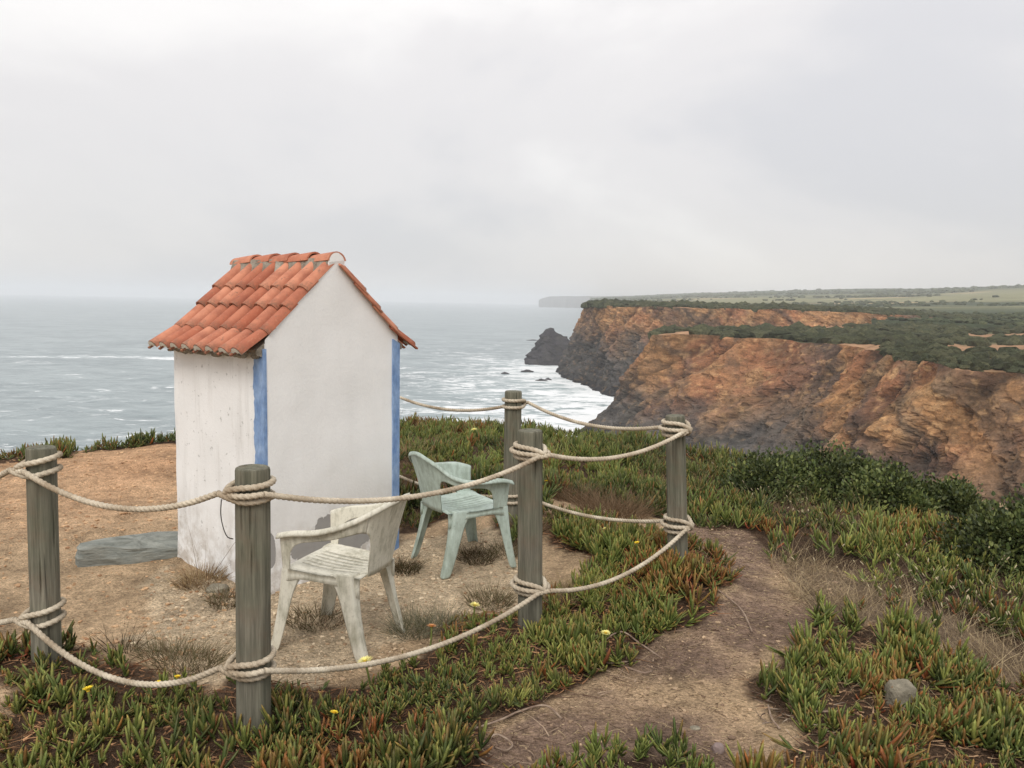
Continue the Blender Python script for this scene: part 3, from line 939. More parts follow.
def hut_walls():
    """gabled shell, faces subdivided and slightly uneven"""
    V = []; Fc = []

    def roofz(x):
        return HE + (HR - HE) * (1 - abs(x - HW / 2) / (HW / 2))

    def add(fn, nu, nv):
        s = len(V)
        for i in range(nu):
            for j in range(nv):
                V.append(fn(i / (nu - 1), j / (nv - 1)))
        Fc.extend((grid_faces(nu, nv) + s).tolist())
    zb = -0.12
    add(lambda u, v: (u * HW, 0.0, zb + (roofz(u * HW) + 0.024 - zb) * v), 41, 50)
    add(lambda u, v: ((1 - u) * HW, HL, zb + (roofz((1 - u) * HW) - zb) * v), 21, 30)
    add(lambda u, v: (0.0, (1 - u) * HL, zb + (HE - zb) * v), 31, 50)
    add(lambda u, v: (HW, u * HL, zb + (HE - zb) * v), 21, 30)
    add(lambda u, v: (u * HW / 2, v * HL, roofz(u * HW / 2)), 5, 5)
    add(lambda u, v: (HW / 2 + u * HW / 2, v * HL, roofz(HW / 2 + u * HW / 2)), 5, 5)
    V = np.array(V)
    n = np.stack([fbm(V * 4 + k, 3) for k in (1.0, 20.0)], 1)
    V[:, 0] += n[:, 0] * 0.006; V[:, 1] += n[:, 1] * 0.006
    # the foot of the wall is rough and bulges a little
    foot = np.exp(-np.clip(V[:, 2], 0, 9) / 0.08)
    V[:, 0] += np.where(V[:, 0] < 0.05, -0.02, 0) * foot * (1 + n[:, 0] * 2); V[:, 1] += np.where(V[:, 1] < 0.05, -0.015, 0) * foot * (1 + n[:, 1] * 2)
    return V, np.array(Fc)


V_, F_ = hut_walls()
link('wall', mesh_from('hut_wall', V_, F_, True, None, [M['plaster']]), hut)


def strip(name, pts_in, pts_out, parent, mat):
    """vertical painted band: polyline in plan, inner and outer, extruded"""
    n = 70
    prof = pts_in + pts_out[::-1]
    V = []; k = len(prof)
    for i in range(n):
        f = i / (n - 1); z0, z1 = -0.1, None
        for (x, y, zt) in prof:
            z = -0.1 + (zt + 0.1) * f
            w_ = 0.0045 * math.sin(z * 23 + x * 40) + 0.003 * math.sin(z * 61) + 0.003 * math.sin(z * 131)
            V.append((x, y + (w_ if abs(x) < 0.02 and y > 0.05 else 0), z))
    Fc = []
    for i in range(n - 1):
        for j in range(k):
            a = i * k + j; b = i * k + (j + 1) % k
            Fc.append((a, b, b + k, a + k))
    Fc.append(tuple(range(k))[::-1]); Fc.append(tuple(range((n - 1) * k, n * k)))
    return link(name, mesh_from(name, V, Fc, False, None, [mat]), parent)


zt = HE - 0.025
strip('corner_band', [(0.012, -0.002, zt), (0.012, 0.088, zt)], [(-0.010, -0.002, zt), (-0.010, 0.088, zt)], hut, M['blue'])
strip('corner_band', [(HW - 0.048, 0.012, zt + 0.03), (HW - 0.012, 0.012, zt), (HW - 0.012, 0.11, zt)], [(HW - 0.048, -0.010, zt + 0.03), (HW + 0.010, -0.010, zt), (HW + 0.010, 0.11, zt)], hut, M['blue'])

# roof: bedding slab with tiles laid row by row on both slopes
roof_V = []; roof_F = []
SL = math.atan2(HR - HE, HW / 2)
for sgn in (-1, 1):
    xr, xe, xo = HW / 2, HW / 2 + sgn * HW / 2, HW / 2 + sgn * (HW / 2 + 0.045)
    s = len(roof_V)
    zo = HE - 0.03
    for y in (0.006, HL + 0.02):
        roof_V += [(xr, y, HR + 0.004), (xe, y, HE + 0.004), (xo, y, zo), (xo, y, zo - 0.03), (xe - sgn * 0.0, y, HE - 0.07), (xr, y, HR - 0.05)]
    for a in range(6):
        b = (a + 1) % 6
        roof_F.append((s + a, s + b, s + b + 6, s + a + 6) if sgn > 0 else (s + a, s + a + 6, s + b + 6, s + b))
    roof_F.append(tuple(range(s, s + 6)) if sgn < 0 else tuple(range(s, s + 6))[::-1]); roof_F.append(tuple(range(s + 6, s + 12)) if sgn > 0 else tuple(range(s + 6, s + 12))[::-1])
roof = link('roof', mesh_from('roof_bed', roof_V, roof_F, False, None, [M['mortar']]), hut)
roof['label'] = 'terracotta barrel tile roof with mortared ridge'

NCOL, NROW, TLEN = 8, 4, 0.262
PITCH_T = (HL + 0.05) / NCOL


def tile_mesh():
    r_ = PITCH_T * 0.345; t_ = 0.010
    prof = []
    for a in np.linspace(180, 0, 8):
        prof.append((r_ * math.cos(R(a)), r_ * 0.98 * math.sin(R(a))))
    prof += [(PITCH_T * 0.47, -0.009), (PITCH_T * 0.62, -0.008)]
    prof = np.array(prof)
    cen = np.array([0, -0.004])
    inner = prof.copy()
    for i, p in enumerate(prof):
        if i < 8: inner[i] = p * (r_ - t_) / r_
        else: inner[i] = p - np.array([0, t_])
    inner[0, 1] = prof[0, 1] - 0.002
    V = []; k = len(prof)
    for (y, sc) in ((0.0, 0.88), (TLEN * 0.5, 0.95), (TLEN, 1.03)):
        for q in prof: V.append((q[0] * sc, y, q[1] * sc))
        for q in inner: V.append((q[0] * sc, y, q[1] * sc))
    Fc = []
    for s_ in (0, 1):
        o = s_ * 2 * k; o2 = o + 2 * k
        for i in range(k - 1):
            Fc.append((o + i, o + i + 1, o2 + i + 1, o2 + i))
            Fc.append((o + k + i, o2 + k + i, o2 + k + i + 1, o + k + i + 1))
        Fc.append((o, o2, o2 + k, o + k)); Fc.append((o + k - 1, o + 2 * k - 1, o2 + 2 * k - 1, o2 + k - 1))
    for i in range(k - 1):
        Fc.append((i, k + i, k + i + 1, i + 1))
        o = 4 * k
        Fc.append((o + i, o + i + 1, o + k + i + 1, o + k + i))
    me = mesh_from('roof_tile', V, Fc, True, None, [M['tile']])
    me.set_sharp_from_angle(angle=R(40))
    return me


TM = tile_mesh()
EXPO = 0.197


def half_disc_mesh(name, r_, th, mat, n=8, squash=1.0, hollow=0.0):
    V = [(0, 0, 0), (0, th, 0)]; Fc = []
    for a in np.linspace(0, math.pi, n):
        j = 1 + 0.06 * math.sin(a * 5)
        V.append((r_ * j * math.cos(a), 0, r_ * j * math.sin(a) * squash)); V.append((r_ * j * math.cos(a), th, r_ * j * math.sin(a) * squash))
    for i in range(n - 1):
        a = 2 + 2 * i
        Fc += [(0, a, a + 2), (1, a + 3, a + 1), (a, a + 1, a + 3, a + 2)]
    Fc.append((0, 1, 3, 2)); Fc.append((0, 2 + 2 * (n - 1), 3 + 2 * (n - 1), 1))
    return mesh_from(name, V, Fc, False, None, [mat])


PLUG = half_disc_mesh('mortar_plug', PITCH_T * 0.30, 0.05, M['white_mortar'])


def crescent():
    r_ = PITCH_T * 0.33; V = []; Fc = []
    n = 9
    for y in (0, 0.05):
        for a in np.linspace(0.12, 0.88, n) * math.pi:
            V.append((r_ * math.cos(a), y, r_ * math.sin(a)))
        for i, a in enumerate(np.linspace(0.05, 0.95, n) * math.pi):
            V.append((r_ * 1.0 * math.cos(a), y, r_ * 0.30 * math.sin(a) * (1 + 0.5 * math.sin(i * 2.3))))
    for i in range(n - 1):
        Fc += [(i, i + 1, n + i + 1, n + i), (2 * n + i, 3 * n + i, 3 * n + i + 1, 2 * n + i + 1), (n + i, n + i + 1, 3 * n + i + 1, 3 * n + i)]
    return mesh_from('mortar_plug', V, Fc, False, None, [M['white_mortar']])


PLUG = crescent()
for sgn in (-1, 1):
    dn = Vector((sgn * math.cos(SL), 0, -math.sin(SL)))
    nr = Vector((sgn * math.sin(SL), 0, math.cos(SL)))
    for rI in range(NROW):
        start = 0.035 + rI * EXPO - (TLEN - EXPO) * (1 if rI else 0.4)
        tilt = 0.055 if rI < NROW - 1 else 0.20
        for cI in range(NCOL):
            c_, s_ = math.cos(tilt + random.uniform(-0.012, 0.012)), math.sin(tilt)
            d2 = dn * c_ + nr * s_; n2 = nr * c_ - dn * s_
            d2 = dn * c_ - nr * (-s_); n2 = nr * c_ - dn * s_
            if sgn < 0:
                ax = Vector((0, -1, 0)); y0 = HL + 0.028 - (cI + 0.36) * PITCH_T
                y0 = -0.012 + (cI + 0.36) * PITCH_T
            else:
                ax = Vector((0, 1, 0)); y0 = -0.012 + (cI + 0.36) * PITCH_T
            # local x across, y down the slope, z outward; keep the frame right handed
            ax = d2.cross(n2).normalized()
            lift = 0.012
            org = Vector((HW / 2, y0 if ax.y > 0 else y0, HR)) + dn * start + nr * (lift + random.uniform(-0.002, 0.002))
            mtx = Matrix((ax, d2, n2)).transposed().to_4x4(); mtx.translation = org
            mtx = mtx @ Matrix.Rotation(random.uniform(-0.02, 0.02), 4, 'Z')
            if ax.y < 0: mtx.translation = org
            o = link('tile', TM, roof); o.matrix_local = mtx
            if rI == NROW - 1:
                pl = link('mortar_plug', PLUG, roof)
                pm = mtx.copy(); pm = pm @ Matrix.Translation((random.uniform(-0.004, 0.004), TLEN - 0.048, -0.002)) @ Matrix.Rotation(random.uniform(-0.15, 0.15), 4, 'Y')
                pl.matrix_local = pm

# ridge tiles and their mortar
def ridge_mesh(r0, r1, L_, t_):
    V = []; Fc = []; k = 11
    for (y, r_) in ((0, r1), (L_, r0)):
        for rr in (r_, r_ - t_):
            for a in np.linspace(8, 172, k): V.append((rr * math.cos(R(a)), y, rr * math.sin(R(a)) * 0.9))
    for i in range(k - 1):
        Fc += [(i, 2 * k + i, 2 * k + i + 1, i + 1), (k + i, k + i + 1, 3 * k + i + 1, 3 * k + i), (i, i + 1, k + i + 1, k + i), (2 * k + i, 3 * k + i, 3 * k + i + 1, 2 * k + i + 1)]
    Fc += [(0, k, 3 * k, 2 * k), (k - 1, 3 * k - 1, 4 * k - 1, 2 * k - 1)]
    me = mesh_from('ridge_tile', V, Fc, True, None, [M['tile']]); me.set_sharp_from_angle(angle=R(40))
    return me


RM = ridge_mesh(0.058, 0.068, 0.235, 0.011)
for i in range(5):
    o = link('ridge_tile', RM, roof)
    y = -0.01 + i * 0.192
    o.matrix_local = Matrix.Translation((HW / 2 + random.uniform(-.004, .004), y, HR + 0.010 + random.uniform(-.003, .003))) @ Matrix.Rotation(-0.045, 4, 'X') @ Matrix.Rotation(random.uniform(-0.02, 0.02), 4, 'Z')
rv = []; rf = []
for i in range(24):
    y = 0.004 + (HL + 0.03) * i / 23
    w_ = 0.078 + 0.012 * math.sin(i * 1.9) + 0.008 * math.sin(i * 4.7)
    rv += [(HW / 2 - w_, y, HR - 0.045), (HW / 2 - 0.055, y, HR + 0.030), (HW / 2, y, HR + 0.055), (HW / 2 + 0.055, y, HR + 0.030), (HW / 2 + w_, y, HR - 0.045)]
rf = grid_faces(24, 5).tolist() + [(0, 1, 2, 3, 4), (115 + 4, 115 + 3, 115 + 2, 115 + 1, 115)]
link('ridge_mortar', mesh_from('ridge_mortar', rv, rf, False, None, [M['mortar']]), roof)
# rounded plaster end under the last ridge tile
cv = []; n_ = 15
prof = [(-0.058, HR - 0.075), (-0.058, HR + 0.008)] + [(0.058 * math.cos(a), HR + 0.008 + 0.056 * math.sin(a)) for a in np.linspace(math.pi, 0, n_)] + [(0.058, HR + 0.008), (0.058, HR - 0.075)]
k_ = len(prof)
for y in (-0.008, 0.03):
    cv += [(HW / 2 + p[0], y + (0.022 if p[1] < HR - 0.02 and y < 0 else 0), p[1]) for p in prof]
cfc = [tuple(range(k_))[::-1], tuple(range(k_, 2 * k_))] + [(i, (i + 1) % k_, k_ + (i + 1) % k_, k_ + i) for i in range(k_)]
link('plaster_cap', mesh_from('plaster_cap', cv, cfc, False, None, [M['plaster']]), hut)
# crumbling mortar under the eave at the corner
def lump(name, pts, rad, mat, parent=None):
    V = []; Fc = []
    for (p, r_) in zip(pts, rad):
        s = len(V); nn = fbm(ICO2[0] * 1.6 + np.array(p) * 30, 3)
        V += list(ICO2[0] * (r_ * (1 + 0.5 * nn))[:, None] * np.array([1, 1, .7]) + np.array(p)); Fc += (ICO2[1] + s).tolist()
    return link(name, mesh_from(name, V, np.array(Fc), True, None, [mat]), parent)


lump('eave_mortar', [(-0.025 + random.uniform(-.015, .01), y, HE - 0.055 + random.uniform(-.02, .012)) for y in np.linspace(0.03, HL - 0.02, 64)], [random.uniform(0.012, 0.030) for _ in range(64)], M['mortar'], hut)

# ------------------------------------------------------------------ fence posts
POST_PX = [('P1', 41, 447, 0.055), ('P2', 252.5, 467, 0.062), ('P3', 530, 430, 0.061), ('P4', 675, 415, 0.056), ('P5', 513.5, 391, 0.060)]
POST_TOP = 1.03
POSTS = {}
for n_, x_, y_, r_ in POST_PX:
    p = gnd(x_, y_, POST_TOP); POSTS[n_] = (p[0], p[1], r_)
POSTS['P0'] = (-2.75, 3.75, 0.066)
POSTS['P6'] = (-1.22, 6.55, 0.066)
LEAN = {'P1': (-0.015, 0.0), 'P2': (-0.010, 0.0), 'P3': (0.022, 0.0), 'P4': (0.06, 0.0), 'P5': (0.0, 0.0), 'P0': (0, 0), 'P6': (0, 0)}
POST_LABEL = {'P1': 'weathered round fence post between the bare dirt slope and the ice plants', 'P2': 'weathered round fence post in front of the hut corner and cream chair',
              'P3': 'weathered round fence post beside the mint chair with the dirt path on its other side', 'P4': 'dark leaning fence post standing at the bend of the dirt path',
              'P5': 'slim looking fence post at the cliff edge with level double rope rings', 'P0': 'weathered round fence post past the dirt slope, away from the hut', 'P6': 'weathered round fence post behind the hut'}


def post_mesh(r_, seed, zbot):
    nseg = 72
    zs = np.concatenate([[zbot], np.linspace(0, POST_TOP - 0.012, 48), [POST_TOP - 0.003, POST_TOP]])
    V = []; 
    for z in zs:
        for i in range(nseg):
            a = 2 * math.pi * i / nseg
            V.append((math.cos(a), math.sin(a), z))
    V = np.array(V)
    n1 = fbm(np.c_[V[:, 0] * 1.2, V[:, 1] * 1.2, V[:, 2] * 1.3] + seed, 3)
    n2 = fbm(np.c_[V[:, 0] * 7, V[:, 1] * 7, V[:, 2] * 0.8] + seed, 3)
    rr = r_ * (1 + 0.03 * n1 + 0.03 * n2 + 0.02 * (0.5 - V[:, 2]))
    rr *= np.where(V[:, 2] > POST_TOP - 0.001, 0.90, np.where(V[:, 2] > POST_TOP - 0.004, 0.965, 1.0))
    pr = np.random.default_rng(int(seed * 10))
    an = np.arctan2(V[:, 1], V[:, 0])
    for _ in range(9):                                   # drying splits
        a0 = pr.uniform(-math.pi, math.pi); zc = pr.uniform(0.1, 1.0); zl = pr.uniform(0.12, 0.5); wd_ = pr.uniform(0.05, 0.09)
        a0z = a0 + 0.10 * np.sin(V[:, 2] * pr.uniform(3, 7) + a0)
        dd = np.abs((an - a0z + math.pi) % (2 * math.pi) - math.pi)
        rr = rr - 0.009 * np.clip(1 - dd / wd_, 0, 1) * np.clip(1 - np.abs(V[:, 2] - zc) / zl, 0, 1) ** 0.5
    V[:, 0] *= rr; V[:, 1] *= rr
    top = V[-nseg:].copy(); top[:, :2] *= 0.5; top[:, 2] -= 0.0025
    cpt = np.array([[0, 0, POST_TOP - 0.003]])
    base = len(V)
    V = np.vstack([V, top, cpt])
    Fc = []
    nz = len(zs)
    for j in range(nz):
        for i in range(nseg):
            a = j * nseg + i; b = j * nseg + (i + 1) % nseg
            Fc.append((a, b, b + nseg, a + nseg))
    last = nz * nseg
    for i in range(nseg): Fc.append((last + i, last + (i + 1) % nseg, last + nseg))
    me = mesh_from('fence_post', V, Fc, True, None, [M['wood']])
    me.set_sharp_from_angle(angle=R(35))
    return me


for i, (k_, (x_, y_, r_)) in enumerate(POSTS.items()):
    o = link('fence_post', post_mesh(r_, i * 7.3 + 2, -0.5), None, (x_, y_, 0.0))
    lx, ly = LEAN[k_]
    o.rotation_euler = (ly, -lx, i * 0.0)
    # keep the top where the photograph has it
    o.location.x += lx * POST_TOP; o.location.y += -(-ly) * POST_TOP
    tag(o, POST_LABEL[k_], 'fence post', 'round wooden posts of the rope fence')


def post_axis(k_, z):
    lx, ly = LEAN[k_]
    x_, y_, r_ = POSTS[k_]
    return np.array([x_ + lx * (POST_TOP - z), y_ + ly * (POST_TOP - z) * 1.0, z])


# ------------------------------------------------------------------ ropes
RD = 0.0245


def smooth_path(P, step):
    P = np.asarray(P, float)
    Q = np.vstack([2 * P[0] - P[1], P, 2 * P[-1] - P[-2]])
    out = []
    for i in range(len(P) - 1):
        p0, p1, p2, p3 = Q[i:i + 4]
        for t in np.linspace(0, 1, 14, endpoint=False):
            out.append(0.5 * (2 * p1 + (p2 - p0) * t + (2 * p0 - 5 * p1 + 4 * p2 - p3) * t * t + (3 * p1 - p0 - 3 * p2 + p3) * t ** 3))
    out.append(P[-1]); out = np.array(out)
    L_ = np.concatenate([[0], np.cumsum(np.linalg.norm(np.diff(out, axis=0), axis=1))])
    s = np.linspace(0, L_[-1], max(3, int(L_[-1] / step)))
    return np.stack([np.interp(s, L_, out[:, i]) for i in range(3)], 1), s


def rope_mesh(name, pts, dia=RD, step=0.0075, lay=0.052):
    C, s = smooth_path(pts, step)
    T = np.gradient(C, axis=0); T /= np.linalg.norm(T, axis=1)[:, None]
    nrm = np.cross(T[0], [0.1, 0.2, 1.0]); nrm /= np.linalg.norm(nrm)
    N_ = [nrm]
    for i in range(1, len(C)):
        v = N_[-1] - T[i] * (N_[-1] @ T[i]); N_.append(v / np.linalg.norm(v))
    N_ = np.array(N_); Bn = np.cross(T, N_)
    k = 15
    th = np.linspace(0, 2 * math.pi, k, endpoint=False)
    rad = dia / 2 * (0.74 + 0.29 * np.abs(np.cos(1.5 * th)) ** 0.9)
    ph = s[:, None] / lay * 2 * math.pi / 3 * 3 / 3
    ang = th[None, :] + s[:, None] / (lay * 1.25) * 2 * math.pi
    fray = 1 + 0.05 * fbm(np.c_[np.repeat(s, k) * 40, np.tile(th, len(s)) * 2, np.zeros(len(s) * k)], 2).reshape(len(s), k)
    P = C[:, None, :] + (N_[:, None, :] * np.cos(ang)[:, :, None] + Bn[:, None, :] * np.sin(ang)[:, :, None]) * (rad[None, :] * fray)[:, :, None]
    V = P.reshape(-1, 3)
    i = np.arange(len(C) * k).reshape(len(C), k)
    j = np.roll(i, -1, axis=1)
    Fc = np.stack([i[:-1].ravel(), j[:-1].ravel(), j[1:].ravel(), i[1:].ravel()], 1).tolist()
    Fc.append(i[0].tolist()[::-1]); Fc.append(i[-1].tolist())
    return mesh_from(name, V, Fc, True, None, [M['rope']])


def pol(k_, ang, z, r_):
    c = post_axis(k_, z)
    return c + np.array([math.cos(R(ang)) * r_, math.sin(R(ang)) * r_, 0])


def hitch(k_, z0, nxt, phic, w_, gap=0.027, start=None, tilt=0.0, tdir=0.0):
    """rope path: arrives at angle phic (or start), two rings with a crossing at phic, leaves tangent towards nxt across the front"""
    R_ = POSTS[k_][2]
    r0 = R_ + RD * 0.42; r2 = R_ + RD * 1.25
    psi = math.degrees(math.atan2(nxt[1] - POSTS[k_][1], nxt[0] - POSTS[k_][0]))
    phit = psi - 90 * w_
    Z = lambda a, dz: z0 + dz + tilt * math.cos(R(a - tdir))
    pts = []
    if start is not None:
        a = start
        n = max(2, int(abs(start - phic) / 30))
        for i in range(n): 
            aa = start + (phic - start) * i / n
            pts.append(pol(k_, aa, Z(aa, 0.0), r0 + 0.002))
    else:
        pts.append(pol(k_, phic - w_ * 6, Z(phic, 0.0), R_ + RD * 2.3))
    seqs = [(18, -gap * 0.35, r2), (50, -gap * 0.9, r0 + .002)] + [(a, -gap, r0) for a in range(85, 320, 30)] + \
           [(338, -gap * 0.7, r0 + .006), (362, 0.0, r2 + .004), (385, gap * 0.75, r2 - .004), (415, gap, r0 + .002)] + [(a, gap, r0) for a in range(445, 680, 30)] + \
           [(694, gap * 0.8, r0 + .004), (716, gap * .35, r2 - .002)]
    for (a, dz, rr) in seqs:
        aa = phic + w_ * a
        pts.append(pol(k_, aa, Z(aa, dz), rr))
    end = phic + w_ * 735
    tgt = phit
    while (tgt - end) * w_ < 0: tgt += 360 * w_
    while (tgt - end) * w_ > 360: tgt -= 360 * w_
    n = max(1, int(abs(tgt - end) / 25))
    for i in range(n + 1):
        aa = end + (tgt - end) * i / n
        pts.append(pol(k_, aa, Z(aa, 0.0), r2 - .002))
    return pts


def span(a, b, sag, n=9):
    a = np.asarray(a); b = np.asarray(b)
    return [a + (b - a) * t - np.array([0, 0, 4 * sag * t * (1 - t)]) for t in np.linspace(0, 1, n)]


def make_rope(zs, sags, label):
    root = empty('barrier_rope', (POSTS['P1'][0], POSTS['P1'][1], zs['P1']))
    tag(root, label, 'rope')
    inv = Vector(root.location)

    def add(nm, pts):
        o = link(nm, rope_mesh(nm, np.asarray(pts) - np.array(inv)), root)
        return o
    pc = {k_: np.array(POSTS[k_][:2]) for k_ in POSTS}
    h = {}
    h['P1'] = hitch('P1', zs['P1'], pc['P2'], 205, 1, tilt=0.014, tdir=20)
    h['P2'] = hitch('P2', zs['P2'], pc['P3'], 205, 1, tilt=0.006, tdir=40)
    h['P3'] = hitch('P3', zs['P3'], pc['P2'], -42, -1, tilt=0.006, tdir=180)
    h['P4'] = hitch('P4', zs['P4'], pc['P3'], -40, -1, start=128, gap=0.036)
    h['P5'] = hitch('P5', zs['P5'], pc['P6'], 30, 1, gap=0.024)
    h['P0'] = hitch('P0', zs['P1'], pc['P1'], 100, 1)
    h['P6'] = hitch('P6', zs['P5'], pc['P5'], 60, -1)
    for k_ in h: add('rope_hitch', h[k_])
    sp = [(h['P0'][-1], h['P1'][0], sags[0]), (h['P1'][-1], h['P2'][0], sags[1]), (h['P2'][-1], h['P3'][-1], sags[2]), (h['P3'][0], h['P4'][-1], sags[3]),
          (h['P4'][0], h['P5'][0], sags[4]), (h['P5'][-1], h['P6'][-1], sags[5])]
    for a, b, sg in sp: add('rope_span', span(a, b, sg))


make_rope({'P1': 0.955, 'P2': 0.945, 'P3': 0.925, 'P4': 0.955, 'P5': 0.945}, [0.11, 0.10, 0.10, 0.075, 0.075, 0.13],
          'upper three-strand hemp rope hitched round the tops of the posts')
make_rope({'P1': 0.335, 'P2': 0.285, 'P3': 0.255, 'P4': 0.405, 'P5': 0.275}, [0.10, 0.145, 0.115, 0.10, 0.06, 0.10],
          'lower three-strand hemp rope hitched low on the posts above the ice plants')

# thin wire hanging from the knot and a nail in the post
p2 = np.array(POSTS['P2'][:2])
wp = [(-0.105, -0.03, 0.915), (-0.108, -0.03, 0.86), (-0.10, -0.03, 0.81), (-0.085, -0.03, 0.775), (-0.068, -0.02, 0.765)]
wire = link('wire', rope_mesh('wire', [(p2[0] + a, p2[1] + b, c) for a, b, c in wp], 0.004, 0.01, 1.0))
wire.data.materials.clear(); wire.data.materials.append(M['wire'])
tag(wire, 'thin dark wire loop dangling from the rope knot beside the post', 'wire')

# ------------------------------------------------------------------ plastic chairs
def interp_curve(pts, n):
    return catmull(np.array([list(p) for p in pts]), n)


def half_to_full(h):
    """h: control points from the left front to the centre back; mirrored to the right front"""
    return list(h) + [(-p[0], *p[1:]) for p in h[-2::-1]]


def make_chair(label, mat, loc, ang, hole_end=0.90, scale=(0.95, 0.95, 0.95), peak=0.0, lip_w=0.034):
    root = empty('plastic_armchair', loc, ang - math.pi / 2)
    root.scale = scale
    tag(root, label, 'chair', 'plastic garden armchairs inside the rope fence')
    ns = 121
    rim = interp_curve(half_to_full([(-0.262, 0.235, 0.600), (-0.285, 0.13, 0.630), (-0.296, 0.00, 0.650 - 0.014 * peak), (-0.292, -0.12, 0.682 - 0.036 * peak), (-0.268, -0.215, 0.722 - 0.04 * peak), (-0.20, -0.285, 0.762 - 0.014 * peak), (-0.10, -0.315, 0.782), (0, -0.322, 0.785 + 0.012 * peak)]), ns)
    low = interp_curve(half_to_full([(-0.248, 0.225, 0.405), (-0.252, 0.12, 0.405), (-0.25, 0.00, 0.405), (-0.243, -0.10, 0.405), (-0.222, -0.165, 0.405), (-0.165, -0.205, 0.405), (-0.08, -0.222, 0.405), (0, -0.226, 0.405)]), ns)
    outd = np.gradient(rim[:, :2], axis=0); outd = np.stack([outd[:, 1], -outd[:, 0]], 1); outd /= np.linalg.norm(outd, axis=1)[:, None]
    if outd[ns // 2][1] > 0: outd = -outd
    idx = np.abs(np.arange(ns) - ns // 2) / (ns // 2)
    lipw = 0.010 + lip_w * sst(0.45, 0.7, idx)
    l1 = rim.copy(); l1[:, :2] += outd * (lipw * 0.6)[:, None]; l1[:, 2] += 0.003
    l2 = rim.copy(); l2[:, :2] += outd * lipw[:, None]; l2[:, 2] -= 0.012
    l3 = l2.copy(); l3[:, 2] -= 0.010
    lip = np.stack([l1, l2, l3], 1)
    hc, hr = (0.22 + hole_end) / 2, (hole_end - 0.22) / 2          # opening under each arm
    nb = 13
    cols = []
    for i in range(ns):
        x = (abs(i - ns // 2) / (ns // 2) - hc) / hr
        vl = 0.76 * (1 - abs(x) ** 4) ** 0.25 if abs(x) < 1 else 0.0
        col_ = []
        for w_ in np.linspace(0, 1, nb):
            v = vl + (1 - vl) * w_
            p = low[i] + (rim[i] - low[i]) * v
            p[1] += math.sin(v * math.pi) * 0.012 * math.exp(-((i - ns // 2) / 28.0) ** 2)
            col_.append(p)
        cols.append(np.vstack([np.array(col_), lip[i]]))
    P = np.stack(cols, 0); nv = P.shape[1]
    G = np.arange(ns * nv).reshape(ns, nv)
    sets = {'backrest': [], 'armrest_l': [], 'armrest_r': []}
    for i in range(ns - 1):
        a = (abs(i + 0.5 - ns // 2)) / (ns // 2)
        for j in range(nv - 1):
            f = (G[i, j], G[i + 1, j], G[i + 1, j + 1], G[i, j + 1])
            if a <= 0.30: sets['backrest'].append(f)
            elif i < ns // 2: sets['armrest_l'].append(f)
            else: sets['armrest_r'].append(f)
    flat = P.reshape(-1, 3)

    def part(nm, faces, V, th=0.006, sub=1, off=0.0):
        used = sorted({q for f in faces for q in f}); mp = {q: n for n, q in enumerate(used)}
        o = link(nm, mesh_from(nm, np.asarray(V)[used], [[mp[q] for q in f] for f in faces], True, None, [mat]), root)
        sm = o.modifiers.new('thick', 'SOLIDIFY'); sm.thickness = th; sm.offset = off
        if sub:
            ss = o.modifiers.new('round', 'SUBSURF'); ss.levels = sub; ss.render_levels = sub
        return o
    part('backrest', sets['backrest'], flat, 0.006, 0); part('armrest', sets['armrest_l'], flat, 0.006, 0); part('armrest', sets['armrest_r'], flat, 0.006, 0)
    # seat: dished plate with slots running front to back, and an arched apron
    slots = [-0.115, -0.07, -0.023, 0.023, 0.07, 0.115]
    xs = sorted({-1.0, -0.86, -0.72, 0.72, 0.86, 1.0} | {s / 0.25 + d for s in slots for d in (-0.018, 0.018)} | {0.0})
    ys = np.array([0.255, 0.245, 0.225, 0.19, 0.14, 0.08, 0.0, -0.08, -0.14, -0.175, -0.20])
    V = []; Fc = []
    for y in ys:
        k = (y + 0.2) / 0.455
        hw = 0.205 + 0.055 * sst(0, 0.5, k) - 0.02 * sst(0.85, 1.0, k)
        for x in xs:
            z = 0.425 - 0.014 * (1 - (x) ** 2) * math.sin(min(1, max(0, k)) * math.pi) - 0.02 * (1 - k) - 0.03 * sst(0.93, 1.0, k)
            yy = y - 0.02 * abs(x) ** 3 * sst(0.7, 1, k)
            V.append((x * hw, yy, z))
    n = len(xs)
    for j in range(len(ys) - 1):
        for i in range(n - 1):
            mx = (xs[i] + xs[i + 1]) / 2
            if 3 <= j <= 7 and any(abs(mx - s / 0.25) < 0.01 for s in slots): continue
            Fc.append((j * n + i, j * n + i + 1, (j + 1) * n + i + 1, (j + 1) * n + i))
    # apron
    per = [j * n for j in range(len(ys) - 1, -1, -1)] + list(range(1, n)) + [j * n + n - 1 for j in range(1, len(ys))]
    m0 = len(V)
    for dz_i in (1, 2):
        for q in per:
            x, y, z = V[q]
            side = abs(x) / 0.26
            ky = min(1.0, abs((y - 0.03) / 0.22)) ** 3
            kx = min(1.0, abs(x) / 0.23) ** 3
            depth = 0.032 + 0.065 * (ky if side > 0.75 else kx)
            V.append((x * (1 + 0.012 * dz_i), y + (0.004 * dz_i if y > 0.2 else 0), z - depth * dz_i / 2))
    L_ = len(per)
    for a in range(L_ - 1):
        Fc.append((per[a], per[a + 1], m0 + a + 1, m0 + a)); Fc.append((m0 + a, m0 + a + 1, m0 + L_ + a + 1, m0 + L_ + a))
    part('seat', Fc, V, 0.005, 0, -1.0)
